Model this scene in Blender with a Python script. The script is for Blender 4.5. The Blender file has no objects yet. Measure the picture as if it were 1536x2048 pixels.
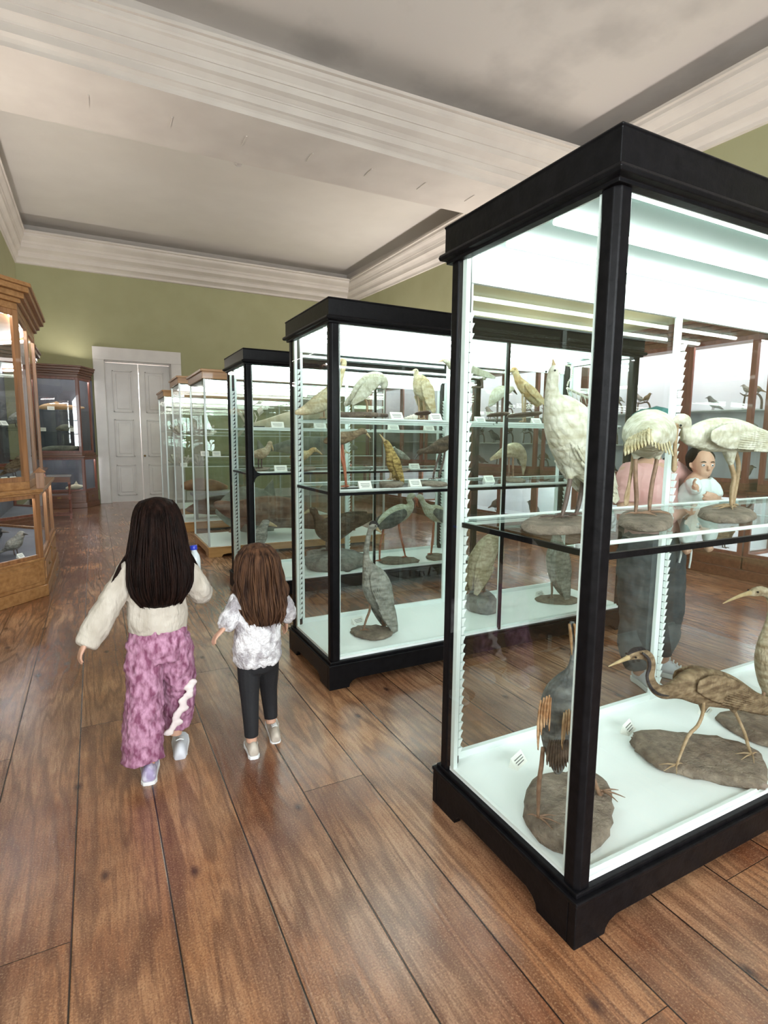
import bpy, bmesh, math, random
from mathutils import Vector, Matrix, noise
PI = math.pi
sc = bpy.context.scene
COL = sc.collection
random.seed(7)

# ------------------------------------------------------------------ camera
F_PX, YAW, PITCH, ROLL, CAM_H = 1109.5, 0.4803, 0.1290, 0.00915, 1.5
cy, sy = math.cos(YAW), math.sin(YAW)
FWD = Vector((sy*math.cos(PITCH), cy*math.cos(PITCH), -math.sin(PITCH)))
RT0 = Vector((cy, -sy, 0)); UP0 = RT0.cross(FWD)
RT = RT0*math.cos(ROLL) + UP0*math.sin(ROLL)
UP = -RT0*math.sin(ROLL) + UP0*math.cos(ROLL)
CAMP = Vector((0, 0, CAM_H))
cd = bpy.data.cameras.new('camera'); cam = bpy.data.objects.new('camera', cd); COL.objects.link(cam)
cd.sensor_fit = 'VERTICAL'; cd.sensor_height = 36; cd.lens = F_PX*36/2048
cd.clip_start = 0.05; cd.clip_end = 100
M4 = Matrix((RT, UP, -FWD)).transposed().to_4x4(); M4.translation = CAMP
cam.matrix_world = M4
sc.camera = cam

# ------------------------------------------------------------------ view, world, lights
sc.view_settings.view_transform = 'Standard'; sc.view_settings.look = 'None'
sc.view_settings.exposure = 0.07; sc.view_settings.gamma = 1.0
sc.view_settings.use_curve_mapping = False
sc.cycles.transparent_max_bounces = 64
sc.cycles.max_bounces = 8; sc.cycles.glossy_bounces = 4; sc.cycles.diffuse_bounces = 4
sc.cycles.sample_clamp_indirect = 4.0
sc.cycles.use_denoising = True
TUBE = 24.0          # radiance of the fluorescent tubes in the island cases
WALLTUBE = 70.0       # tubes of the wall cabinets
w = bpy.data.worlds.new('World'); sc.world = w; w.use_nodes = True
w.node_tree.nodes['Background'].inputs[0].default_value = (0.75, 0.85, 1, 1)
w.node_tree.nodes['Background'].inputs[1].default_value = 1.5

def area(name, loc, direction, sx, sz, power, col):
    ld = bpy.data.lights.new(name, 'AREA'); ld.shape = 'RECTANGLE'; ld.size = sx; ld.size_y = sz
    ld.energy = power; ld.color = col
    o = bpy.data.objects.new(name, ld); COL.objects.link(o); o.location = loc
    o.rotation_euler = Vector(direction).to_track_quat('-Z', 'Z').to_euler()
    return o
area('light_beyond_door', (1.0, 14.54, 3.0), (0, -.15, -1), 1.2, .12, 60, (1, .98, .95))
# daylight through the tall windows of the left wall and of the wall behind the camera
DAY = (0.93, 0.96, 1.0)
CEIL_FILL = 25  # base power of the added ceiling fill lamps
for i, yy in enumerate((-2.4, 0.6)):
    area('daylight_left_%d' % i, (-1.42, yy, 2.3), (1, 0, 0), 1.2, 2.6, 190, DAY)
for i, xx in enumerate((-0.5, 1.2, 2.9)):
    area('daylight_back_%d' % i, (xx, -4.22, 2.3), (0, 1, 0), 1.2, 2.6, 270, DAY)

# added fill lamps facing up, out of sight, to brighten the ceiling
WARM = (1.0, 0.93, 0.87)
for i, yy in enumerate((2.0, 5.1, 8.2, 11.2)):
    area('ceiling_fill_%d' % i, (7.10-(yy-1.0)*0.068-.32, yy, 2.96), (-.45, 0, 1), 0.3, 2.6, CEIL_FILL*(1.9 if yy > 8 else .95), WARM)
for i, (xx, yy) in enumerate(((-1.0, 6.9), (-1.05, 9.9), (-1.0, -1.0))):
    area('ceiling_fill_left_%d' % i, (xx, yy, 2.98), (.45, 0, 1), 0.25, 1.4, CEIL_FILL*(1.3 if yy > 0 else .8), WARM)
area('ceiling_fill_far', (-.6, 13.85, 3.05), (.1, -.6, 1), 1.0, 0.25, CEIL_FILL*.6, WARM)

# ------------------------------------------------------------------ materials
def newmat(name):
    m = bpy.data.materials.new(name); m.use_nodes = True
    nt = m.node_tree; b = nt.nodes['Principled BSDF']
    return m, nt, b
def N(nt, t, **kw):
    n = nt.nodes.new(t)
    for k, v in kw.items():
        if k == 'in_':
            for a, c in v.items(): n.inputs[a].default_value = c
        else: setattr(n, k, v)
    return n
def mat(name, c1, c2=None, rough=0.5, scale=8, stretch=(1, 1, 1), bump=0.0, bscale=None, spec=0.5, metal=0, detail=5, coat=0, lo=0.35, hi=0.65, coords='Object'):
    m, nt, b = newmat(name)
    b.inputs['Roughness'].default_value = rough; b.inputs['Metallic'].default_value = metal
    b.inputs['Specular IOR Level'].default_value = spec
    b.inputs['Coat Weight'].default_value = coat
    b.inputs['Base Color'].default_value = (*c1, 1)
    if c2 or bump:
        if coords == 'Object':
            tc = N(nt, 'ShaderNodeTexCoord').outputs['Object']
        else:
            tc = N(nt, 'ShaderNodeNewGeometry').outputs['Position']
        mp = N(nt, 'ShaderNodeMapping'); mp.inputs['Scale'].default_value = stretch
        nt.links.new(tc, mp.inputs[0])
    if c2:
        nz = N(nt, 'ShaderNodeTexNoise'); nz.inputs['Scale'].default_value = scale; nz.inputs['Detail'].default_value = detail
        nt.links.new(mp.outputs[0], nz.inputs[0])
        r = N(nt, 'ShaderNodeValToRGB')
        r.color_ramp.elements[0].position = lo; r.color_ramp.elements[1].position = hi
        r.color_ramp.elements[0].color = (*c1, 1); r.color_ramp.elements[1].color = (*c2, 1)
        nt.links.new(nz.outputs[0], r.inputs[0]); nt.links.new(r.outputs[0], b.inputs['Base Color'])
    if bump:
        n2 = N(nt, 'ShaderNodeTexNoise'); n2.inputs['Scale'].default_value = bscale or scale*3; n2.inputs['Detail'].default_value = 4
        nt.links.new(mp.outputs[0], n2.inputs[0])
        bp = N(nt, 'ShaderNodeBump'); bp.inputs['Strength'].default_value = bump; bp.inputs['Distance'].default_value = 0.01
        nt.links.new(n2.outputs[0], bp.inputs['Height']); nt.links.new(bp.outputs[0], b.inputs['Normal'])
    return m
def emit(name, col, s):
    m, nt, b = newmat(name)
    b.inputs['Base Color'].default_value = (*col, 1)
    b.inputs['Emission Color'].default_value = (*col, 1); b.inputs['Emission Strength'].default_value = s
    return m
def glassmat(name, tint, k=0.07):
    m, nt, b = newmat(name); nt.nodes.remove(b)
    out = nt.nodes['Material Output']
    g = N(nt, 'ShaderNodeNewGeometry')
    d = N(nt, 'ShaderNodeVectorMath', operation='DOT_PRODUCT')
    nt.links.new(g.outputs['Normal'], d.inputs[0]); nt.links.new(g.outputs['Incoming'], d.inputs[1])
    a = N(nt, 'ShaderNodeMath', operation='ABSOLUTE'); nt.links.new(d.outputs['Value'], a.inputs[0])
    s = N(nt, 'ShaderNodeMath', operation='SUBTRACT'); s.inputs[0].default_value = 1; nt.links.new(a.outputs[0], s.inputs[1])
    p = N(nt, 'ShaderNodeMath', operation='POWER'); p.inputs[1].default_value = 5; nt.links.new(s.outputs[0], p.inputs[0])
    ma = N(nt, 'ShaderNodeMath', operation='MULTIPLY_ADD'); ma.inputs[1].default_value = 0.85; ma.inputs[2].default_value = k
    nt.links.new(p.outputs[0], ma.inputs[0])
    bf = N(nt, 'ShaderNodeMath', operation='SUBTRACT'); bf.inputs[0].default_value = 1; nt.links.new(g.outputs['Backfacing'], bf.inputs[1])
    mu = N(nt, 'ShaderNodeMath', operation='MULTIPLY'); nt.links.new(ma.outputs[0], mu.inputs[0]); nt.links.new(bf.outputs[0], mu.inputs[1])
    t = N(nt, 'ShaderNodeBsdfTransparent'); t.inputs[0].default_value = (*tint, 1)
    gl = N(nt, 'ShaderNodeBsdfGlossy'); gl.inputs['Roughness'].default_value = 0.0
    mx = N(nt, 'ShaderNodeMixShader')
    nt.links.new(mu.outputs[0], mx.inputs[0]); nt.links.new(t.outputs[0], mx.inputs[1]); nt.links.new(gl.outputs[0], mx.inputs[2])
    nt.links.new(mx.outputs[0], out.inputs[0])
    return m

def floor_material():
    m, nt, b = newmat('floor_planks'); L = nt.links.new
    def math_(op, a=None, c=None, c2=None):
        n = N(nt, 'ShaderNodeMath', operation=op)
        for i, v in enumerate((a, c, c2)):
            if v is None: continue
            if isinstance(v, (int, float)): n.inputs[i].default_value = v
            else: L(v, n.inputs[i])
        return n.outputs[0]
    g = N(nt, 'ShaderNodeNewGeometry'); sp = N(nt, 'ShaderNodeSeparateXYZ'); L(g.outputs['Position'], sp.inputs[0])
    X, Y = sp.outputs[0], sp.outputs[1]
    bx = math_('DIVIDE', math_('SUBTRACT', X, 0.15), 0.2855)
    idx = math_('FLOOR', bx); fx = math_('FRACT', bx)
    wn = N(nt, 'ShaderNodeTexWhiteNoise', noise_dimensions='1D'); L(idx, wn.inputs['W'])
    r1 = wn.outputs['Value']
    by = math_('ADD', math_('DIVIDE', Y, 3.9), math_('MULTIPLY', r1, 7.3))
    idy = math_('FLOOR', by); fy = math_('FRACT', by)
    cb = N(nt, 'ShaderNodeCombineXYZ'); L(idx, cb.inputs[0]); L(idy, cb.inputs[1])
    wn2 = N(nt, 'ShaderNodeTexWhiteNoise', noise_dimensions='3D'); L(cb.outputs[0], wn2.inputs['Vector'])
    rb = wn2.outputs['Value']
    # seams
    ex = math_('MULTIPLY', math_('MINIMUM', fx, math_('SUBTRACT', 1.0, fx)), 0.2855)
    ey = math_('MULTIPLY', math_('MINIMUM', fy, math_('SUBTRACT', 1.0, fy)), 3.9)
    seam = math_('MINIMUM', ex, math_('MULTIPLY', ey, 2.2))
    sr = N(nt, 'ShaderNodeMapRange', in_={'From Min': 0.0012, 'From Max': 0.0042}); L(seam, sr.inputs['Value'])
    # grain
    off = math_('MULTIPLY', rb, 37.0)
    def coord(kx, ky, o=off):
        c = N(nt, 'ShaderNodeCombineXYZ')
        L(math_('ADD', math_('MULTIPLY', X, kx), o), c.inputs[0]); L(math_('MULTIPLY', Y, ky), c.inputs[1]); L(o, c.inputs[2])
        return c.outputs[0]
    def nz(co, s, d, rg=0.5):
        n = N(nt, 'ShaderNodeTexNoise'); n.inputs['Scale'].default_value = s; n.inputs['Detail'].default_value = d
        n.inputs['Roughness'].default_value = rg; L(co, n.inputs[0]); return n.outputs[0]
    cath = nz(coord(4.0, 0.42), 1.0, 3.0, 0.45)
    rings = math_('SINE', math_('MULTIPLY', cath, 95.0))
    rings01 = math_('MULTIPLY_ADD', rings, 0.5, 0.5)
    fine = math_('MULTIPLY_ADD', nz(coord(150, 11), 1.0, 4.0, 0.65), .55, math_('MULTIPLY', nz(coord(60, 2.4), 1.0, 4.0, 0.6), .45))
    c3 = N(nt, 'ShaderNodeCombineXYZ'); L(X, c3.inputs[0]); L(Y, c3.inputs[1])
    blot = nz(c3.outputs[0], 1.3, 5.0, 0.62)
    speck = nz(c3.outputs[0], 170, 3.0, 0.6)
    blot2 = nz(coord(3.2, 0.9), 1.0, 5.0, 0.65)
    # board tone
    tone = N(nt, 'ShaderNodeValToRGB'); L(rb, tone.inputs[0])
    e = tone.color_ramp.elements
    e[0].position = 0; e[0].color = (0.160, 0.052, 0.022, 1); e[1].position = 1; e[1].color = (0.330, 0.145, 0.062, 1)
    k = e.new(0.4); k.color = (0.250, 0.092, 0.036, 1); k = e.new(0.7); k.color = (0.200, 0.074, 0.034, 1)
    def mixc(f, a, c, bt='MIX'):
        n = N(nt, 'ShaderNodeMix', data_type='RGBA', blend_type=bt)
        if isinstance(f, (int, float)): n.inputs[0].default_value = f
        else: L(f, n.inputs[0])
        for i, v in ((6, a), (7, c)):
            if isinstance(v, tuple): n.inputs[i].default_value = (*v, 1)
            else: L(v, n.inputs[i])
        return n.outputs[2]
    def rng(v, a, c, d=0.0, e_=1.0):
        n = N(nt, 'ShaderNodeMapRange', in_={'From Min': a, 'From Max': c, 'To Min': d, 'To Max': e_}); L(v, n.inputs['Value']); return n.outputs[0]
    col = tone.outputs[0]
    col = mixc(rng(blot, 0.42, 0.66, 0, 0.85), col, (0.54, 0.29, 0.150))      # worn pale areas
    c4 = N(nt, 'ShaderNodeCombineXYZ'); L(math_('MULTIPLY_ADD', X, 1.0, 31.0), c4.inputs[0]); L(math_('MULTIPLY', Y, .55), c4.inputs[1])
    grey = nz(c4.outputs[0], 1.5, 4.0, 0.6)
    col = mixc(rng(grey, 0.47, 0.64, 0, 0.55), col, (0.43, 0.275, 0.18))       # scuffed greyish wear
    col = mixc(rng(blot2, 0.50, 0.68, 0, 0.75), col, (0.100, 0.034, 0.020))     # dark stain
    col = mixc(rng(rings01, 0.5, 1.0, 0, 0.55), col, (0.085, 0.034, 0.018))
    col = mixc(rng(fine, 0.44, 0.62, 0, 0.60), col, (0.10, 0.038, 0.020))
    col = mixc(rng(speck, 0.52, 0.66, 0, 0.5), col, (0.085, 0.034, 0.020))
    col = mixc(rng(speck, 0.46, 0.32, 0, 0.35), col, (0.55, 0.34, 0.19))
    # knots
    vo = N(nt, 'ShaderNodeTexVoronoi', voronoi_dimensions='2D'); vo.inputs['Scale'].default_value = 1.0
    ck = N(nt, 'ShaderNodeCombineXYZ'); L(math_('MULTIPLY', X, 2.3), ck.inputs[0]); L(math_('MULTIPLY', Y, 1.25), ck.inputs[1])
    L(ck.outputs[0], vo.inputs['Vector'])
    kn = rng(math_('ADD', vo.outputs['Distance'], math_('MULTIPLY', fine, 0.02)), 0.020, 0.060, 1, 0)
    col = mixc(math_('MULTIPLY', kn, 0.85), col, (0.035, 0.012, 0.010))
    col = mixc(math_('SUBTRACT', 1.0, sr.outputs[0]), col, (0.010, 0.005, 0.004))
    L(col, b.inputs['Base Color'])
    rough = math_('ADD', math_('MULTIPLY', nz(coord(10, 1.6), 1.0, 4.0), 0.16), math_('MULTIPLY_ADD', blot, 0.12, 0.07))
    L(rough, b.inputs['Roughness'])
    b.inputs['Specular IOR Level'].default_value = 0.75
    h = math_('ADD', math_('MULTIPLY', fine, 0.35), math_('ADD', math_('MULTIPLY', rings01, 0.16), math_('MULTIPLY', sr.outputs[0], 1.2)))
    h = math_('ADD', h, math_('MULTIPLY_ADD', speck, .25, math_('MULTIPLY', nz(coord(7, 3.5), 1.0, 3.0), 0.8)))
    bp = N(nt, 'ShaderNodeBump'); bp.inputs['Strength'].default_value = 0.30; bp.inputs['Distance'].default_value = 0.005
    L(h, bp.inputs['Height']); L(bp.outputs[0], b.inputs['Normal'])
    return m

def woodmat(name, c1, c2, axis=2, rough=0.32):
    st = [14, 14, 14]; st[axis] = 1.1
    return mat(name, c1, c2, rough=rough, scale=2.2, stretch=tuple(st), bump=0.15, bscale=3, lo=0.3, hi=0.72, coat=0.2)

MT = {}
MT['floor'] = floor_material()
MT['plaster'] = mat('plaster_ceiling', (0.66, 0.625, 0.58), (0.70, 0.665, 0.62), rough=0.85, scale=1.3, bump=0.12, bscale=40, coords='P')
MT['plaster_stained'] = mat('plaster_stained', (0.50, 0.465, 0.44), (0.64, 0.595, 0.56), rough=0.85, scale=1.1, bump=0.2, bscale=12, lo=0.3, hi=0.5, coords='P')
MT['cornice'] = mat('cornice_paint', (0.60, 0.545, 0.50), (0.66, 0.605, 0.555), rough=0.7, scale=2, coords='P')
MT['green'] = mat('green_wall', (0.35, 0.345, 0.195), (0.375, 0.37, 0.215), rough=0.8, scale=2.0, bump=0.05, bscale=60, coords='P')
MT['doorpaint'] = mat('white_door_paint', (0.62, 0.585, 0.57), (0.68, 0.65, 0.63), rough=0.3, scale=3)
MT['black'] = mat('black_painted_wood', (0.0035, 0.0033, 0.004), (0.006, 0.0055, 0.0065), rough=0.36, scale=30, bump=0.08, bscale=60, spec=0.13)
MT['whiteframe'] = mat('white_frame_paint', (0.74, 0.80, 0.78), rough=0.4)
MT['deck'] = mat('white_deck', (0.88, 0.91, 0.90), (0.84, 0.88, 0.87), rough=0.42, scale=3)
MT['lid'] = mat('lid_lining', (0.15, 0.225, 0.205), rough=0.5)
MT['glass'] = glassmat('clear_glass', (0.975, 0.992, 0.985))
MT['shelfglass'] = glassmat('shelf_glass', (0.93, 0.975, 0.96), 0.06)
MT['shelfedge'] = mat('shelf_edge_white', (0.80, 0.86, 0.85), rough=0.25)
MT['tube'] = emit('tube_light', (0.90, 1.0, 0.97), TUBE)
MT['tubewarm'] = emit('tube_light_warm', (1.0, 0.97, 0.88), TUBE*0.75)
MT['walltube'] = emit('tube_light_wall', (0.95, 0.97, 1.0), WALLTUBE)
MT['card'] = mat('card_paper', (0.82, 0.82, 0.76), rough=0.8)
MT['ink'] = mat('card_ink', (0.12, 0.12, 0.12), rough=0.8)
MT['rock'] = mat('mount_rock', (0.11, 0.085, 0.065), (0.27, 0.215, 0.165), rough=0.9, scale=24, detail=12, bump=1.0, bscale=75, lo=.28, hi=.72)
MT['rockgrey'] = mat('mount_rock_grey', (0.12, 0.115, 0.105), (0.29, 0.275, 0.25), rough=0.9, scale=20, detail=12, bump=1.0, bscale=60, lo=.28, hi=.72)
MT['oak'] = woodmat('golden_oak', (0.36, 0.175, 0.055), (0.50, 0.27, 0.095), 0)
MT['oakv'] = woodmat('golden_oak_upright', (0.33, 0.16, 0.055), (0.48, 0.26, 0.10), 2)
MT['pine'] = woodmat('honey_pine', (0.30, 0.135, 0.045), (0.48, 0.25, 0.10), 0)
MT['pinev'] = woodmat('honey_pine_upright', (0.22, 0.095, 0.038), (0.40, 0.19, 0.08), 2)
MT['redwood'] = woodmat('red_brown_wood', (0.15, 0.042, 0.028), (0.25, 0.085, 0.055), 2)
MT['redwoodh'] = woodmat('red_brown_wood_rail', (0.12, 0.045, 0.022), (0.21, 0.085, 0.042), 0)
MT['darkback'] = mat('charcoal_backing', (0.045, 0.048, 0.060), (0.09, 0.095, 0.115), rough=0.8, scale=2)
MT['whiteback'] = mat('white_backing', (0.74, 0.74, 0.80), (0.80, 0.80, 0.85), rough=0.8, scale=1.5)
MT['greyback'] = mat('grey_backing', (0.36, 0.36, 0.39), (0.46, 0.45, 0.48), rough=0.8, scale=2)
MT['brass'] = mat('brass', (0.30, 0.20, 0.08), rough=0.35, metal=1)
MT['steel'] = mat('grey_metal', (0.55, 0.58, 0.57), rough=0.35, metal=0.6)
MT['branch'] = mat('branch_bark', (0.085, 0.058, 0.045), (0.17, 0.125, 0.095), rough=0.9, scale=20, stretch=(1, 1, 1), bump=0.8)
MT['bone'] = mat('bone', (0.60, 0.56, 0.47), (0.72, 0.68, 0.58), rough=0.6, scale=20)
MT['blackplate'] = mat('black_plate', (0.012, 0.012, 0.012), rough=0.3)
def feather(name, c1, c2, s=14, st=(1, 1, 3), b=0.8, lo=0.35, hi=0.65):
    m = mat('feathers_'+name, c1, c2, rough=0.75, scale=s, stretch=st, spec=0.2, lo=lo, hi=hi)
    nt = m.node_tree; bs = nt.nodes['Principled BSDF']; tc = [n for n in nt.nodes if n.type == 'TEX_COORD'][0]
    nz = N(nt, 'ShaderNodeTexNoise'); nz.inputs['Scale'].default_value = 9; nt.links.new(tc.outputs['Object'], nz.inputs[0])
    mx = N(nt, 'ShaderNodeMix', data_type='VECTOR'); mx.inputs[0].default_value = 0.06
    nt.links.new(tc.outputs['Object'], mx.inputs[4]); nt.links.new(nz.outputs['Color'], mx.inputs[5])
    mp = N(nt, 'ShaderNodeMapping'); mp.inputs['Scale'].default_value = (1, 1, .62); mp.inputs['Rotation'].default_value = (0, .6, 0)
    nt.links.new(mx.outputs[1], mp.inputs[0])
    vo = N(nt, 'ShaderNodeTexVoronoi'); vo.inputs['Scale'].default_value = 62; nt.links.new(mp.outputs[0], vo.inputs['Vector'])
    mr = N(nt, 'ShaderNodeMapRange', in_={'From Min': .1, 'From Max': .75, 'To Min': 0, 'To Max': .5}); nt.links.new(vo.outputs['Distance'], mr.inputs['Value'])
    rp = [n for n in nt.nodes if n.type == 'VALTORGB'][0]
    mc = N(nt, 'ShaderNodeMix', data_type='RGBA', blend_type='MULTIPLY'); nt.links.new(mr.outputs[0], mc.inputs[0])
    nt.links.new(rp.outputs[0], mc.inputs[6]); mc.inputs[7].default_value = (.62, .58, .50, 1)
    nt.links.new(mc.outputs[2], bs.inputs['Base Color'])
    n2 = N(nt, 'ShaderNodeTexNoise'); n2.inputs['Scale'].default_value = 70; nt.links.new(mp.outputs[0], n2.inputs[0])
    su = N(nt, 'ShaderNodeMath', operation='SUBTRACT'); nt.links.new(n2.outputs[0], su.inputs[0]); nt.links.new(vo.outputs['Distance'], su.inputs[1])
    bp = N(nt, 'ShaderNodeBump'); bp.inputs['Strength'].default_value = b; bp.inputs['Distance'].default_value = .006
    nt.links.new(su.outputs[0], bp.inputs['Height']); nt.links.new(bp.outputs[0], bs.inputs['Normal'])
    return m
MT['f_white'] = feather('white', (0.46, 0.44, 0.33), (0.66, 0.66, 0.57))
MT['f_cream'] = feather('cream', (0.44, 0.36, 0.20), (0.64, 0.59, 0.42))
MT['f_buff'] = feather('buff', (0.46, 0.27, 0.10), (0.66, 0.54, 0.34), s=7)
MT['f_slate'] = feather('slate', (0.085, 0.090, 0.090), (0.19, 0.195, 0.185))
MT['f_grey'] = feather('grey', (0.19, 0.185, 0.165), (0.40, 0.39, 0.35))
MT['f_brown'] = feather('brown', (0.115, 0.075, 0.043), (0.29, 0.21, 0.13), s=20, lo=.36, hi=.64)
MT['f_brownlt'] = feather('light_brown', (0.28, 0.21, 0.13), (0.52, 0.44, 0.32))
MT['f_dark'] = feather('dark_brown', (0.045, 0.032, 0.024), (0.12, 0.085, 0.06))
MT['f_bittern'] = feather('bittern', (0.14, 0.085, 0.025), (0.55, 0.40, 0.15), s=22)
MT['f_rust'] = feather('rust', (0.26, 0.135, 0.06), (0.46, 0.31, 0.18))
MT['f_black'] = feather('black', (0.012, 0.012, 0.014), (0.05, 0.05, 0.055))
MT['leg_dark'] = mat('leg_dark', (0.05, 0.032, 0.026), (0.11, 0.065, 0.05), rough=0.5, scale=40, bump=0.3)
MT['leg_tan'] = mat('leg_tan', (0.28, 0.18, 0.09), (0.42, 0.30, 0.18), rough=0.55, scale=40, bump=0.3)
MT['leg_brown'] = mat('leg_brown', (0.16, 0.085, 0.05), (0.27, 0.16, 0.10), rough=0.55, scale=40, bump=0.3)
MT['leg_red'] = mat('leg_red', (0.34, 0.08, 0.04), (0.42, 0.14, 0.07), rough=0.55, scale=40, bump=0.3)
MT['beak'] = mat('beak_horn', (0.34, 0.24, 0.12), (0.46, 0.34, 0.18), rough=0.4, scale=30)
MT['beakdark'] = mat('beak_dark', (0.04, 0.035, 0.03), rough=0.4)
MT['eye'] = mat('eye_black', (0.01, 0.01, 0.01), rough=0.1)
MT['skin'] = mat('skin', (0.52, 0.29, 0.20), (0.58, 0.34, 0.245), rough=0.5, scale=8)
MT['hair_dark'] = mat('hair_dark_brown', (0.005, 0.0025, 0.002), (0.016, 0.007, 0.005), rough=0.55, spec=0.08, scale=60, stretch=(1, 1, 0.06), bump=0.5, bscale=120)
MT['hair_brown'] = mat('hair_brown', (0.020, 0.009, 0.006), (0.105, 0.050, 0.026), rough=0.55, spec=0.12, scale=50, stretch=(1, 1, 0.08), bump=0.5, bscale=120)
MT['sweater'] = mat('cream_knit', (0.42, 0.37, 0.31), (0.56, 0.505, 0.44), rough=0.9, scale=16, stretch=(1, 1, 0.3), bump=0.5, bscale=90)
MT['pinkpants'] = mat('pink_print', (0.185, 0.05, 0.105), (0.50, 0.26, 0.38), rough=0.85, scale=48, stretch=(1, 1, 0.45), bump=0.5, bscale=40, lo=0.36, hi=0.64, detail=8)
MT['fleece'] = mat('tie_dye_fleece', (0.36, 0.33, 0.35), (0.76, 0.74, 0.76), rough=0.95, scale=17, bump=1.0, bscale=110, lo=0.4, hi=0.56)
MT['leggings'] = mat('black_leggings', (0.006, 0.006, 0.008), rough=0.8, bump=0.2, bscale=60)
MT['shoe_white'] = mat('shoe_white', (0.68, 0.69, 0.73), (0.60, 0.60, 0.66), rough=0.6, scale=20)
MT['shoe_lilac'] = mat('shoe_lilac', (0.33, 0.27, 0.43), (0.58, 0.55, 0.66), rough=0.6, scale=22, lo=0.42, hi=0.56)
MT['shoe_beige'] = mat('shoe_beige', (0.40, 0.34, 0.28), (0.56, 0.50, 0.43), rough=0.6, scale=20)
MT['sole'] = mat('shoe_sole', (0.72, 0.72, 0.72), rough=0.6)
MT['ribbon'] = mat('pale_ruffle', (0.62, 0.52, 0.52), (0.72, 0.64, 0.62), rough=0.8, scale=20)
MT['pinktee'] = mat('pink_tee', (0.58, 0.30, 0.29), (0.66, 0.37, 0.36), rough=0.9, scale=9, bump=0.3, bscale=14)
MT['greypants'] = mat('grey_trousers', (0.040, 0.045, 0.050), (0.075, 0.082, 0.088), rough=0.9, scale=9, bump=0.4, bscale=14)
MT['babywhite'] = mat('baby_white', (0.62, 0.68, 0.68), (0.72, 0.77, 0.77), rough=0.9, scale=9, bump=0.4, bscale=20)
MT['teal'] = mat('teal_cap', (0.03, 0.16, 0.15), rough=0.8)
MT['blueplastic'] = mat('blue_plastic', (0.02, 0.04, 0.42), rough=0.3)
MT['clearplastic'] = mat('bottle_plastic', (0.62, 0.68, 0.70), rough=0.15)
MT['seal'] = mat('seal_hide', (0.10, 0.045, 0.028), (0.24, 0.125, 0.08), rough=0.6, scale=7, bump=0.4, bscale=30)
MT['fishpale'] = mat('fish_pale', (0.42, 0.38, 0.27), (0.66, 0.61, 0.47), rough=0.45, scale=6, bump=0.2)
MT['fishgrey'] = mat('fish_grey', (0.13, 0.135, 0.11), (0.30, 0.30, 0.25), rough=0.5, scale=7, bump=0.4)
MT['fishbrown'] = mat('fish_brown', (0.16, 0.065, 0.03), (0.34, 0.18, 0.09), rough=0.5, scale=7, bump=0.4)
MT['fishorange'] = mat('fish_orange', (0.50, 0.27, 0.12), (0.66, 0.46, 0.27), rough=0.5, scale=7, bump=0.3)
MT['coral'] = mat('coral_white', (0.42, 0.40, 0.34), (0.66, 0.64, 0.56), rough=0.9, scale=20, bump=1.0, bscale=30)

# ------------------------------------------------------------------ mesh helpers
def ray(u, v):
    return FWD + RT*((u-768)/F_PX) - UP*((v-1024)/F_PX)
def at(u, v, Y):
    d = ray(u, v); return CAMP + d*(Y/d.y)
def atx(u, v, X):
    d = ray(u, v); return CAMP + d*(X/d.x)
def atz(u, v, Z):
    d = ray(u, v); return CAMP + d*((Z-CAM_H)/d.z)
def mpp(P):                                   # metres one picture pixel spans at P
    return (P-CAMP).dot(FWD)/F_PX

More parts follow.
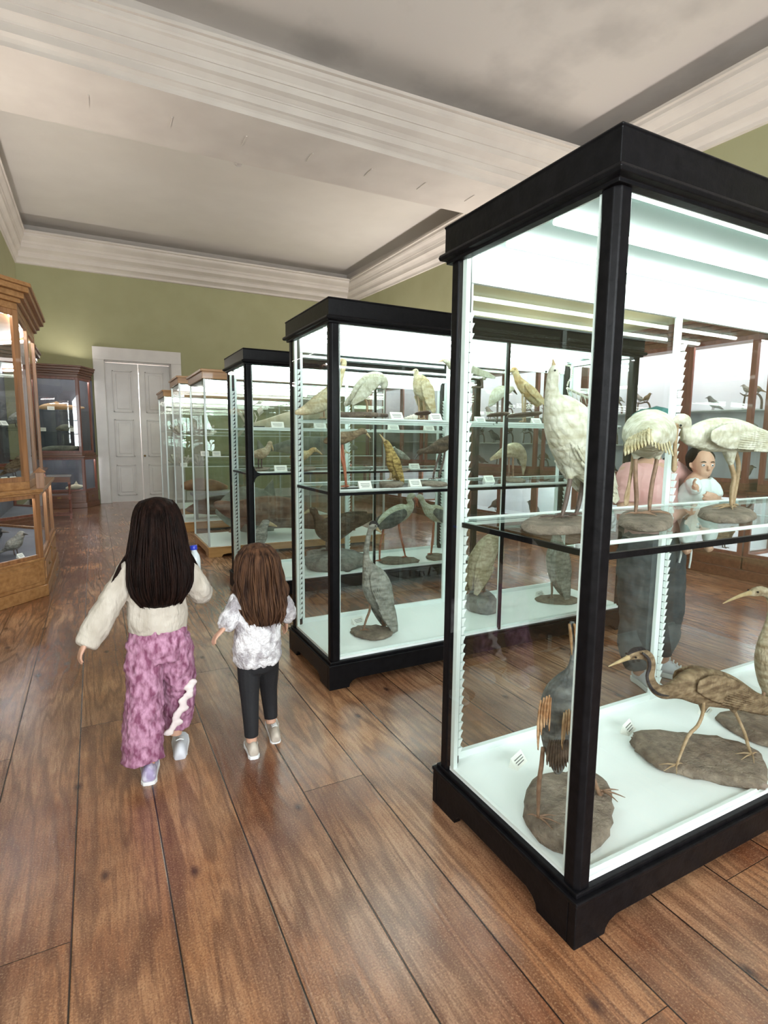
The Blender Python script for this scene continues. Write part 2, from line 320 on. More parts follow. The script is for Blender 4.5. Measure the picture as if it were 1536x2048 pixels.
class MB:
    def __init__(s): s.v = []; s.f = []
    def add(s, vs, fs):
        o = len(s.v); s.v += [tuple(p) for p in vs]; s.f += [tuple(i+o for i in f) for f in fs]; return s
    def box(s, x0, x1, y0, y1, z0, z1):
        vs = [(x, y, z) for z in (z0, z1) for x, y in ((x0, y0), (x1, y0), (x1, y1), (x0, y1))]
        return s.add(vs, [(3, 2, 1, 0), (4, 5, 6, 7), (0, 1, 5, 4), (1, 2, 6, 5), (2, 3, 7, 6), (3, 0, 4, 7)])
    def prism(s, pts, z0, z1):                # footprint (counter-clockwise) raised from z0 to z1
        n = len(pts)
        vs = [(p[0], p[1], z0) for p in pts]+[(p[0], p[1], z1) for p in pts]
        return s.add(vs, [tuple(range(n-1, -1, -1)), tuple(range(n, 2*n))]+[(i, (i+1) % n, n+(i+1) % n, n+i) for i in range(n)])
    def solid(s, pts, ext):                   # planar outline pushed along a vector
        n = len(pts); e = Vector(ext); pts = [Vector(p) for p in pts]
        return s.add(pts+[p+e for p in pts], [tuple(range(n-1, -1, -1)), tuple(range(n, 2*n))]+[(i, (i+1) % n, n+(i+1) % n, n+i) for i in range(n)])
    def obox(s, p, q, t0, t1, z0, z1):        # box along the edge p-q, from t0 to t1 to the left of it
        p = Vector(p); q = Vector(q); d = (q-p).normalized(); n = Vector((-d.y, d.x))
        a = [p+n*t0, q+n*t0, q+n*t1, p+n*t1]
        return s.prism([(k.x, k.y) for k in a], z0, z1)
    def loft(s, pts, r1, r2=None, b0=None, seg=12, sub=3, tip=0.35):
        pts = [Vector(p) for p in pts]; n = len(pts)
        r2 = r2 or r1
        P, A, B = [], [], []
        def cr(a, b, c, d, t): return 0.5*((2*b)+(c-a)*t+(2*a-5*b+4*c-d)*t*t+(3*b-a-3*c+d)*t*t*t)
        for i in range(n-1):
            i0, i3 = max(i-1, 0), min(i+2, n-1)
            for k in range(sub):
                t = k/sub
                P.append(cr(pts[i0], pts[i], pts[i+1], pts[i3], t))
                A.append(max(1e-4, cr(r1[i0], r1[i], r1[i+1], r1[i3], t))); B.append(max(1e-4, cr(r2[i0], r2[i], r2[i+1], r2[i3], t)))
        P.append(pts[-1]); A.append(r1[-1]); B.append(r2[-1])
        m = len(P); T = []
        for i in range(m):
            T.append((P[min(i+1, m-1)]-P[max(i-1, 0)]).normalized())
        b = Vector(b0) if b0 is not None else T[0].cross(Vector((0, 1, 0)))
        if b.length < 0.3: b = Vector((0, 0, 1))
        vs = []; rings = []
        for i in range(m):
            b = b-T[i]*b.dot(T[i])
            if b.length < 1e-4: b = T[i].orthogonal()
            b.normalize(); c = T[i].cross(b)
            rings.append(len(vs))
            for k in range(seg):
                a = 2*PI*k/seg
                vs.append(P[i]+b*(A[i]*math.cos(a))+c*(B[i]*math.sin(a)))
        fs = []
        for i in range(m-1):
            for k in range(seg):
                k2 = (k+1) % seg
                fs.append((i*seg+k, i*seg+k2, (i+1)*seg+k2, (i+1)*seg+k))
        a0 = len(vs); vs.append(P[0]-T[0]*A[0]*tip); a1 = len(vs); vs.append(P[-1]+T[-1]*A[-1]*tip)
        for k in range(seg):
            fs.append((a0, (k+1) % seg, k)); fs.append((a1, (m-1)*seg+k, (m-1)*seg+(k+1) % seg))
        return s.add(vs, fs)
    def tube(s, pts, r, seg=8, sub=2):
        if isinstance(r, (int, float)): r = [r]*len(pts)
        return s.loft(pts, r, seg=seg, sub=sub, tip=0.2)
    def ell(s, c, r, nu=14, nv=9, rot=None, nz=0.0, seed=0):
        c = Vector(c); vs = []; fs = []
        for j in range(1, nv):
            th = PI*j/nv
            for i in range(nu):
                ph = 2*PI*i/nu
                d = Vector((math.sin(th)*math.cos(ph), math.sin(th)*math.sin(ph), math.cos(th)))
                k = 1+nz*noise.noise(d*2.2+Vector((seed, seed*.7, 0)))
                p = Vector((d.x*r[0], d.y*r[1], d.z*r[2]))*k
                if rot is not None: p = rot @ p
                vs.append(c+p)
        for e, sg in ((0, 1), (1, -1)):
            p = Vector((0, 0, r[2]*sg))
            if rot is not None: p = rot @ p
            vs.append(c+p)
        t, bo = len(vs)-2, len(vs)-1
        for j in range(nv-2):
            for i in range(nu):
                i2 = (i+1) % nu
                fs.append((j*nu+i, (j+1)*nu+i, (j+1)*nu+i2, j*nu+i2))
        for i in range(nu):
            i2 = (i+1) % nu
            fs.append((t, i, i2)); fs.append((bo, (nv-2)*nu+i2, (nv-2)*nu+i))
        return s.add(vs, fs)
    def blade(s, a, b, w, n, th=0.002):       # a feather: long pointed blade from a to b, flat across the normal n
        a = Vector(a); b = Vector(b); d = b-a; n = Vector(n).normalized(); sd = d.cross(n).normalized()
        pr = [(0, .35), (.25, .9), (.55, 1), (.82, .7), (1, 0.08)]
        vs = []
        for t, k in pr:
            c = a+d*t
            vs += [c+sd*(w*k)-n*th*.3, c+n*th, c-sd*(w*k)-n*th*.3, c-n*th]
        fs = [(0, 1, 2, 3)]
        for i in range(len(pr)-1):
            for k in range(4): fs.append((i*4+k, i*4+(k+1) % 4, (i+1)*4+(k+1) % 4, (i+1)*4+k))
        fs.append(tuple(len(vs)-4+k for k in (3, 2, 1, 0)))
        return s.add(vs, fs)
    def build(s, name, m, parent=None, smooth=False, bevel=0, loc=None, remesh=0, sm=3, disp=None):
        org = Vector((0, 0, 0))
        if parent is not None:
            q = parent
            while q is not None: org = org+q.location; q = q.parent
        base = Vector(loc) if loc is not None else org
        me = bpy.data.meshes.new(name)
        me.from_pydata([tuple(Vector(p)-base) for p in s.v], [], s.f); me.update()
        bm = bmesh.new(); bm.from_mesh(me); bmesh.ops.recalc_face_normals(bm, faces=bm.faces); bm.to_mesh(me); bm.free()
        me.materials.append(m)
        if smooth: me.polygons.foreach_set('use_smooth', [True]*len(me.polygons))
        o = bpy.data.objects.new(name, me); COL.objects.link(o)
        o.location = base-org if parent is not None else base
        if parent is not None: o.parent = parent
        if remesh:
            r = o.modifiers.new('remesh', 'REMESH'); r.mode = 'VOXEL'; r.voxel_size = remesh; r.use_smooth_shade = True
            if sm:
                q = o.modifiers.new('smooth', 'SMOOTH'); q.iterations = sm; q.factor = 0.5
        if disp:
            tx = bpy.data.textures.new(name+'_folds', 'CLOUDS'); tx.noise_scale = disp[1]; tx.noise_depth = 2
            q = o.modifiers.new('folds', 'DISPLACE'); q.texture = tx; q.strength = disp[0]; q.mid_level = 0.5; q.texture_coords = 'LOCAL'
        if bevel:
            q = o.modifiers.new('bevel', 'BEVEL'); q.width = bevel; q.segments = 2; q.limit_method = 'ANGLE'
        return o
def tag(o, label=None, cat=None, group=None, kind=None):
    if label: o['label'] = label
    if cat: o['category'] = cat
    if group: o['group'] = group
    if kind: o['kind'] = kind
    return o
def empty(name, loc, label, cat, group=None):
    o = bpy.data.objects.new(name, None); COL.objects.link(o); o.location = loc; o.empty_display_size = 0.1
    return tag(o, label, cat, group)
def struct(name, mb, m, parent=None, **kw):
    o = mb.build(name, m, parent, **kw)
    if parent is None: o['kind'] = 'structure'
    return o

# ------------------------------------------------------------------ the room
XL, YF, YB, ZT = -1.25, 14.2, -4.0, 5.85
def xr(y): return 7.10-(y-1.0)*0.068          # the right wall stands a little askew
struct('floor', MB().prism([(XL-.3, YB-.3), (xr(YB)+.4, YB-.3), (xr(YF)+.4, YF+.3), (XL-.3, YF+.3)], -0.2, 0), MT['floor'])
wb = MB()
edges = [-4.0, -3.0, -1.8, 0.0, 1.2, YF]
for i in range(5):
    if i % 2 == 0: wb.box(XL-.25, XL, edges[i], edges[i+1], 0, ZT)
    else: wb.box(XL-.25, XL, edges[i], edges[i+1], 0, 1.0); wb.box(XL-.25, XL, edges[i], edges[i+1], 3.6, ZT)
struct('wall_left', wb, MT['green'])
wb = MB()
ex = [XL-.25, -1.1, 0.1, 0.6, 1.8, 2.3, 3.5, xr(YB)+.25]
for i in range(7):
    if i % 2 == 0: wb.box(ex[i], ex[i+1], YB-.25, YB, 0, ZT)
    else: wb.box(ex[i], ex[i+1], YB-.25, YB, 0, 1.0); wb.box(ex[i], ex[i+1], YB-.25, YB, 3.6, ZT)
struct('wall_back', wb, MT['green'])
struct('wall_right', MB().prism([(xr(YB), YB), (xr(YB)+.25, YB), (xr(YF)+.25, YF), (xr(YF), YF)], 0, ZT), MT['green'])
# the far wall leaves the door opening free
DX0, DX1, DZ = 0.30, 1.70, 3.22
wf = MB().box(XL-.25, DX0, YF, YF+.3, 0, ZT).box(DX1, xr(YF)+.25, YF, YF+.3, 0, ZT).box(DX0, DX1, YF, YF+.3, DZ, ZT)
struct('wall_far', wf, MT['green'])
# windows out of the picture that let the daylight in
wi = 0
def window(p, q, z0, z1):
    global wi; wi += 1
    m = MB()
    for a, b in ((z0, z0+.07), (z1-.07, z1)): m.obox(p, q, .05, .13, a, b)
    P, Q = Vector(p), Vector(q)
    for t in (0, .5, 1):
        c = P.lerp(Q, t); d = (Q-P).normalized()*.035
        c = c+d*(1-2*t)
        m.obox(c-d, c+d, .05, .13, z0, z1)
    for k in range(1, 4):
        z = z0+(z1-z0)*k/4; m.obox(p, q, .07, .11, z-.015, z+.015)
    o = struct('window_%d' % wi, m, MT['doorpaint'])
    MB().obox(p, q, .085, .091, z0+.02, z1-.02).build('window_pane', MT['glass'], o)
for i in (1, 3): window((XL, edges[i]), (XL, edges[i+1]), 1.0, 3.6)
for i in (1, 3, 5): window((ex[i+1], YB), (ex[i], YB), 1.0, 3.6)
# baseboards
struct('baseboard_far', MB().box(1.95, xr(YF), YF-.03, YF, 0, .22), MT['doorpaint'])
struct('baseboard_left', MB().box(XL, XL+.03, 8.9, YF-.9, 0, .22), MT['doorpaint'])

# ceiling: two coffered bays with stepped plaster mouldings, a beam between them
ZP = 5.80
struct('ceiling', MB().prism([(XL-.25, 7.4), (xr(7.4)+.25, 7.4), (xr(YF)+.25, YF+.25), (XL-.25, YF+.25)], ZP, ZP+.2), MT['plaster'])
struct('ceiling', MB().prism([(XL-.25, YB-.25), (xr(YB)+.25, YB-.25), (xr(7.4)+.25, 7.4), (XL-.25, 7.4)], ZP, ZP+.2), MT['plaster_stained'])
def ring_loft(mb, outer, inner, prof):
    # prof: (t from outer to inner, z); both loops have four corners
    R = []
    for t, z in prof: R.append([(outer[i][0]*(1-t)+inner[i][0]*t, outer[i][1]*(1-t)+inner[i][1]*t, z) for i in range(4)])
    vs = [p for r in R for p in r]
    fs = [(i*4+k, i*4+(k+1) % 4, (i+1)*4+(k+1) % 4, (i+1)*4+k) for i in range(len(R)-1) for k in range(4)]
    mb.add(vs, fs)
PROF = [(0.0, 5.06), (0.10, 5.06), (0.12, 5.10), (0.20, 5.13), (0.30, 5.15), (0.34, 5.22), (0.36, 5.22), (0.40, 5.24), (0.58, 5.28), (0.62, 5.34),
        (0.65, 5.34), (0.70, 5.38), (0.86, 5.43), (0.90, 5.45), (0.915, 5.49), (1.0, 5.49), (1.0, 5.525), (0.2, 5.525), (0.2, ZP)]
YM0, YM1 = 6.78, 7.66
far_o = [(XL, 7.80), (xr(YM1), 7.57), (xr(YF), YF), (XL, YF)]
far_i = [(-.99, 8.36), (6.02, 8.36), (5.95, 13.42), (-.98, 13.42)]
near_o = [(XL, YB), (xr(YB), YB), (xr(YM0), YM0), (XL, 6.62)]
near_i = [(-.95, YB+.7), (6.62, YB+.7), (6.22, 6.04), (-.95, 6.32)]
m = MB(); ring_loft(m, far_o, far_i, PROF); struct('trim_1', m, MT['cornice'])
m = MB(); ring_loft(m, near_o, near_i, PROF); struct('trim_2', m, MT['cornice'])
bmk = MB().prism([(XL, 6.62), (xr(YM0), YM0), (xr(YM1), 7.57), (XL, 7.80)], 5.06, ZP)
for k in range(9): bmk.box(XL+.55+k*.83, XL+.565+k*.83, YM0+.28, YM0+.52, 5.05, 5.06)
struct('trim_3', bmk, MT['cornice'])
sd = MB(); p = atz(477, 326, ZP)
sd.loft([p+Vector((0, 0, -.045)), p+Vector((0, 0, -.03)), p], [.035, .05, .055], seg=16, b0=(1, 0, 0))
tag(sd.build('smoke_detector', MT['doorpaint'], smooth=True), 'small round smoke detector on the plaster panel of the far ceiling bay', 'smoke detector')

# the tall white double door in the far wall
def panel_door(x0, x1, name, parent, y):
    o = MB().box(x0, x1, y, y+.05, .01, DZ-.042).build(name, MT['doorpaint'], parent)
    m = MB(); w_ = x1-x0
    for a, b in ((.16, .88), (1.06, 1.92), (2.08, 3.02)):
        for s_, d in ((.0, .022), (.035, .034)):
            X0, X1, Z0, Z1 = x0+.13+s_, x1-.13-s_, a+s_, b-s_
            if s_ == 0:
                m.box(X0, X1, y-.016, y, Z0, Z0+.03); m.box(X0, X1, y-.016, y, Z1-.03, Z1)
                m.box(X0, X0+.03, y-.016, y, Z0, Z1); m.box(X1-.03, X1, y-.016, y, Z0, Z1)
            else: m.box(X0+.04, X1-.04, y-.012, y, Z0+.04, Z1-.04)
    m.build('door_panel', MT['doorpaint'], o, bevel=.006)
    return o
d1 = empty('door_1', (1.0, YF, 0), None, None); d1['kind'] = 'structure'
panel_door(DX0+.02, .991, 'door_leaf', d1, YF+.10); panel_door(1.007, DX1-.02, 'door_leaf', d1, YF+.10)
MB().ell((1.06, YF+.06, 1.08), (.025, .03, .025)).build('door_handle', MT['brass'], d1, smooth=True)
c = MB()
for x0, x1 in ((.075, .30), (1.70, 1.93)):
    c.box(x0, x1, YF-.05, YF, 0, DZ)
c.box(.075, 1.93, YF-.05, YF, DZ, 3.50)
c.box(DX0, DX0+.02, YF, YF+.3, 0, DZ).box(DX1-.02, DX1, YF, YF+.3, 0, DZ).box(DX0, DX1, YF, YF+.3, DZ-.025, DZ)
c.build('door_casing', MT['doorpaint'], d1, bevel=.006)
struct('wall_beyond', MB().box(DX0-.1, DX1+.1, YF+.80, YF+.9, -.1, DZ+.3).box(DX0-.2, DX0-.1, YF+.3, YF+.9, -.1, DZ+.3).box(DX1+.1, DX1+.2, YF+.3, YF+.9, -.1, DZ+.3).box(DX0-.2, DX1+.2, YF+.3, YF+.9, DZ+.3, DZ+.4).box(DX0-.2, DX1+.2, YF+.3, YF+.9, -.1, 0), MT['doorpaint'])

# ------------------------------------------------------------------ island display cases
def card(x, y, z, rz, label, group, w_=.075, h=.042):
    o = MB()
    c_, s_ = math.cos(rz), math.sin(rz)
    def T(a, b, zz): return (x+a*c_-b*s_, y+a*s_+b*c_, z+zz)
    o.add([T(-w_/2, -.02, 0), T(w_/2, -.02, 0), T(w_/2, .012, h), T(-w_/2, .012, h), T(-w_/2, .02, 0), T(w_/2, .02, 0)],
          [(0, 1, 2, 3), (3, 2, 5, 4), (0, 3, 4), (1, 5, 2), (0, 4, 5, 1)])
    r = o.build('specimen_card', MT['card'], None, loc=(x, y, z))
    tag(r, label, 'label card', group)
    t = MB()
    for k in range(3):
        f0 = .25+.2*k; yy = -.02+.032*f0-.0012; zz = h*f0
        l_ = w_*(.3 if k == 0 else .36)
        t.add([T(-l_, yy, zz), T(l_, yy, zz), T(l_, yy+.0016, zz+.003), T(-l_, yy+.0016, zz+.003)], [(0, 1, 2, 3)])
    t.build('print', MT['ink'], r)
    return r
CW, CD, CH, ZM, ZD = 2.556, 0.745, 2.28, 1.183, 0.19
def sawtooth(m, x, y, z0, z1, dx, dy):
    # notched shelf-support strip, teeth pointing along (dx, dy)
    step = .036; n = int((z1-z0)/step)
    nx, ny = -dy*.008, dx*.008
    for k in range(n):
        z = z0+k*step
        a = Vector((x, y)); e = Vector((dx, dy))
        p0 = a; p1 = a+e*.006; p2 = a+e*.022
        nn = Vector((nx, ny))
        tri = [(p0, z), (p1, z), (p2, z+step*.86), (p0, z+step*.86)]
        vs = [(*(q+nn), zz) for q, zz in tri]+[(*(q-nn), zz) for q, zz in tri]
        m.add(vs, [(0, 1, 2, 3), (7, 6, 5, 4), (0, 4, 5, 1), (1, 5, 6, 2), (2, 6, 7, 3), (3, 7, 4, 0)])
def black_case(x, y, label, shelves, flare=False):
    r = empty('glass_display_case', (x, y, 0), label, 'display case')
    X1, Y1 = x+CW, y+CD
    K = MT['black']; Wf = MT['whiteframe']
    # plinth with bracket feet
    o = .018
    def skirt(p, q):
        P, Q = Vector(p), Vector(q); L_ = (Q-P).length; d = (Q-P)/L_; n = Vector((-d.y, d.x))*.03
        prof = [(0, 0), (.13, 0), (.135, .02), (.15, .036), (.18, .048), (L_-.18, .048), (L_-.15, .036), (L_-.135, .02), (L_-.13, 0), (L_, 0), (L_, ZD-.035), (0, ZD-.035)]
        pts = [(*(P+d*a), z) for a, z in prof]
        return pts, (n.x, n.y, 0)
    m = MB()
    c4 = [(x-o, y-o), (X1+o, y-o), (X1+o, Y1+o), (x-o, Y1+o)]
    for i in range(4):
        a_, b_ = Vector(c4[i]), Vector(c4[(i+1) % 4]); dd_ = (b_-a_).normalized()*(.0301 if i % 2 else 0)
        pts, e = skirt(a_+dd_, b_-dd_); m.solid(pts, e)
    m.build('plinth', K, r, bevel=.003)
    m = MB().box(x-.008, X1+.008, y-.008, Y1+.008, ZD-.035, ZD-.018)
    m.box(x-o-.004, X1+o+.004, y-o-.004, Y1+o+.004, ZD-.05, ZD-.034)
    m.build('plinth_moulding', K, r, bevel=.004)
    MB().box(x+.012, X1-.012, y+.012, Y1-.012, ZD-.017, ZD).build('deck', MT['deck'], r)
    # corner posts
    for i, (px, py) in enumerate(((x, y), (X1-.062, y), (X1-.062, Y1-.062), (x, Y1-.062))):
        q = MB(); a = .064; ch = .014
        q.prism([(px+ch, py), (px+a-ch, py), (px+a, py+ch), (px+a, py+a-ch), (px+a-ch, py+a), (px+ch, py+a), (px, py+a-ch), (px, py+ch)], ZD-.02, 2.17)
        q.build('corner_post', K, r, bevel=.003)
    # slim bars half way up, flared into the posts on the third case
    m = MB(); h = .009
    for p, q in (((x+.05, y+.004), (X1-.05, y+.004)), ((x+.02, Y1-.05), (x+.02, y+.05)), ((X1-.05, Y1-.018), (x+.05, Y1-.018)), ((X1-.006, y+.05), (X1-.006, Y1-.05))):
        m.obox(p, q, 0, .014, ZM-h, ZM+h)
    if flare:
        for px, sg in ((x+.062, 1), (X1-.062, -1)):
            pr = [(0, -.075), (.012, -.04), (.03, -.02), (.06, -h), (.06, h), (.03, .02), (.012, .04), (0, .075)]
            m.solid([(px+sg*a, y+.002, ZM+b) for a, b in pr], (0, .02, 0))
    m.build('middle_bar', K, r)
    xm = (x+X1)/2
    MB().box(xm-.009, xm+.009, y+.002, y+.02, ZD-.01, 2.165).build('mullion', K, r)
    # black cornice
    m = MB()
    pr = [(.012, 2.145), (.012, 2.155), (.030, 2.160), (.034, 2.170), (.030, 2.180), (.016, 2.184), (.016, CH-.012), (.020, CH-.006), (.016, CH)]
    def rect(e): return [(x-e, y-e), (X1+e, y-e), (X1+e, Y1+e), (x-e, Y1+e)]
    R = [[(a, b, z) for a, b in rect(e)] for e, z in pr]
    vs = [p for q in R for p in q]
    fs = [(i*4+k, i*4+(k+1) % 4, (i+1)*4+(k+1) % 4, (i+1)*4+k) for i in range(len(R)-1) for k in range(4)]
    n = len(vs); inn = [(a, b, 2.145) for a, b in rect(-.02)]; inn2 = [(a, b, 2.20) for a, b in rect(-.02)]
    vs += inn+inn2
    fs += [((k+1) % 4, k, n+k, n+(k+1) % 4) for k in range(4)]+[(n+(k+1) % 4, n+k, n+4+k, n+4+(k+1) % 4) for k in range(4)]
    fs += [tuple(range(n-4, n)), (n+7, n+6, n+5, n+4)]
    m.add(vs, fs); m.build('cornice', K, r, bevel=.002)
    MB().box(x+.02, X1-.02, y+.02, Y1-.02, 2.185, 2.198).build('lid_lining', MT['lid'], r)
    for yy in (y+.055, y+.30, y+.52, Y1-.06):
        t = MB().tube([(x+.08, yy, 2.166), (xm, yy, 2.166), (X1-.08, yy, 2.166)], .011, seg=8, sub=1)
        t.build('tube_light', MT['tube'], r, smooth=True)
    # white inner frames on each side
    m = MB(); z0, z1 = ZD, 2.16
    m.box(x+.021, X1-.021, Y1-.030, Y1-.0205, 2.118, 2.184).box(x+.021, X1-.021, y+.0205, y+.026, 2.147, 2.184).box(x+.0205, x+.026, y+.026, Y1-.03, 2.147, 2.184).box(X1-.026, X1-.0205, y+.026, Y1-.03, 2.147, 2.184)
    m.box(x+.09, X1-.09, Y1-.03, Y1-.0185, ZM-.004, ZM+.018)
    for p, q in (((x+.066, Y1-.022), (x+.09, Y1-.022)), ((xm-.016, Y1-.036), (xm+.016, Y1-.036)), ((X1-.09, Y1-.022), (X1-.066, Y1-.022))):
        m.obox(p, q, 0, .018, z0, z1)
    m.box(x+.066, X1-.066, Y1-.03, Y1-.012, 2.085, 2.118).box(x+.066, X1-.066, Y1-.034, Y1-.012, z0, z0+.028)
    m.box(x+.066, X1-.066, y+.022, y+.034, z0, z0+.012)
    m.box(x+.012, x+.030, Y1-.086, Y1-.063, z0, z1).box(X1-.030, X1-.012, Y1-.086, Y1-.063, z0, z1)
    m.box(x+.012, x+.024, y+.063, y+.07, z0, z1).box(x+.063, x+.070, y+.02, y+.03, z0, z1)
    m.box(xm-.012, xm+.012, y+.021, y+.030, z0, z1)
    m.build('inner_frame', Wf, r)
    m = MB()
    for a_ in ((x+.034, Y1-.075, ZD+.05, 2.0, 1, 0), (xm+.016, Y1-.046, ZD+.05, 2.0, 1, 0), (X1-.034, Y1-.075, ZD+.05, 2.0, -1, 0)):
        m = MB(); sawtooth(m, *a_); m.build('shelf_support', Wf, r)
    # panes
    g = .006
    for a in ((x+.03, xm, y+.008, y+.008+g), (xm, X1-.03, y+.008, y+.008+g), (x+.03, xm, Y1-.012, Y1-.012+g), (xm, X1-.03, Y1-.012, Y1-.012+g),
              (x+.004, x+.004+g, y+.03, Y1-.03), (X1-.004-g, X1-.004, y+.03, Y1-.03)):
        MB().box(*a, ZD, 2.16).build('glass_pane', MT['glass'], r)
    for z in shelves:
        for a, b in ((x+.035, xm-.01), (xm+.01, X1-.035)):
            s_ = MB().box(a, b, y+.116, Y1-.065, z-.008, z).build('shelf', MT['shelfglass'], r)
            for c_ in ((y+.110, y+.116), (Y1-.065, Y1-.059)): MB().box(a, b, *c_, z-.009, z+.001).build('shelf_edge', MT['shelfedge'], s_)
            for c_ in ((y+.14, y+.152), (Y1-.09, Y1-.078)): MB().box(a, b, *c_, z-.02, z-.009).build('shelf_rail', Wf, s_)
    return r
C1, C2, C3 = (1.205, 1.052), (1.2, 2.972), (1.2, 4.949)
black_case(*C1, 'black framed glass case with three large white birds on its shelf', [1.2])
black_case(*C2, 'black framed glass case with a tall grey heron alone by its corner post', [1.2, 1.63])
black_case(*C3, 'black framed glass case with the storks, its bar flared into the post', [1.2, 1.605], True)

def oak_case(x, y, w_, d, h, zd, shelves, label):
    r = empty('oak_display_case', (x, y, 0), label, 'display case')
    X1, Y1 = x+w_, y+d
    def skirt(p, q):
        P, Q = Vector(p), Vector(q); L_ = (Q-P).length; dd = (Q-P)/L_; n = Vector((-dd.y, dd.x))*.03
        prof = [(0, 0), (.16, 0), (.18, .03), (.24, .04), (L_-.24, .04), (L_-.18, .03), (L_-.16, 0), (L_, 0), (L_, zd-.01), (0, zd-.01)]
        return [(*(P+dd*a), z) for a, z in prof], (n.x, n.y, 0)
    m = MB(); c4 = [(x, y), (X1, y), (X1, Y1), (x, Y1)]
    for i in range(4):
        a_, b_ = Vector(c4[i]), Vector(c4[(i+1) % 4]); dd_ = (b_-a_).normalized()*(.0301 if i % 2 else 0)
        pts, e = skirt(a_+dd_, b_-dd_); m.solid(pts, e)
    m.box(x-.01, X1+.01, y-.01, Y1+.01, zd-.022, zd-.008)
    m.build('plinth', MT['oak'], r, bevel=.003)
    MB().box(x+.01, X1-.01, y+.01, Y1-.01, zd-.008, zd).build('deck', MT['deck'], r)
    m = MB().box(x-.015, X1+.015, y-.015, Y1+.015, h-.115, h).box(x-.035, X1+.035, y-.035, Y1+.035, h-.03, h)
    m.build('cornice', MT['oak'], r, bevel=.004)
    MB().box(x+.01, X1-.01, y+.01, Y1-.01, h-.125, h-.116).build('lid_lining', MT['lid'], r)
    for yy in (y+.08, y+d*.5, Y1-.08):
        MB().tube([(x+.1, yy, h-.145), ((x+X1)/2, yy, h-.145), (X1-.1, yy, h-.145)], .012, sub=1).build('tube_light', MT['tubewarm'], r, smooth=True)
    for px, py in ((x, y), (X1-.024, y), (X1-.024, Y1-.024), (x, Y1-.024)):
        MB().box(px, px+.024, py, py+.024, zd, h-.11).build('corner_post', MT['steel'], r)
    for a in ((x+.02, X1-.02, y+.008, y+.014), (x+.02, X1-.02, Y1-.014, Y1-.008), (x+.008, x+.014, y+.02, Y1-.02), (X1-.014, X1-.008, y+.02, Y1-.02)):
        MB().box(*a, zd, h-.12).build('glass_pane', MT['glass'], r)
    for z in shelves:
        s_ = MB().box(x+.03, X1-.03, y+.05, Y1-.05, z-.01, z).build('shelf', MT['shelfglass'], r)
        MB().box(x+.03, X1-.03, y+.044, y+.05, z-.01, z).box(x+.024, x+.03, y+.05, Y1-.05, z-.01, z).build('shelf_edge', MT['shelfedge'], s_)
    return r
oak_case(1.22, 7.12, 2.5, 1.10, 2.335, .142, [1.28, 1.62], 'oak based glass case with the reddish seal on its floor and a pale shark above')
oak_case(1.22, 9.29, 2.5, 0.95, 2.46, .165, [1.05, 1.55], 'oak based glass case with a brown fish on a low stand and three corals')
oak_case(1.20, 11.15, 2.5, 1.0, 2.38, .165, [.98, 1.62], 'oak based glass case standing beside the white double door')

# ------------------------------------------------------------------ wooden wall cabinets
def faces_of(fp): return [(Vector(fp[i]), Vector(fp[i+1])) for i in range(len(fp)-1)]
def inset_poly(fp, e, closed=False):
    # fp: open chain of footprint points, interior on the left; moves every edge inwards by e
    out = []; n = len(fp)
    P = [Vector(p) for p in fp]
    for i in range(n):
        ds = []
        if i > 0: ds.append((P[i]-P[i-1]).normalized())
        if i < n-1: ds.append((P[i+1]-P[i]).normalized())
        ns = [Vector((-d.y, d.x)) for d in ds]
        if len(ns) == 1: out.append(P[i]+ns[0]*e)
        else:
            b = (ns[0]+ns[1]); b = b/b.length; out.append(P[i]+b*(e/max(.3, b.dot(ns[0]))))
    return out
def framed(r, p, q, z0, z1, st, rb, rt, m, name, lip=0.0, mid=None):
    fr = MB(); d = (q-p).normalized()
    fr.obox(p, p+d*st, 0, .035, z0, z1).obox(q-d*st, q, 0, .035, z0, z1)
    fr.obox(p+d*st, q-d*st, .004, .033, z0, z0+rb).obox(p+d*st, q-d*st, .004, .033, z1-rt, z1)
    o = fr.build(name, m, r, bevel=.003)
    MB().obox(p+d*st, q-d*st, .016, .021, z0+rb, z1-rt).build('glass_pane', MT['glass'], o)
    return o
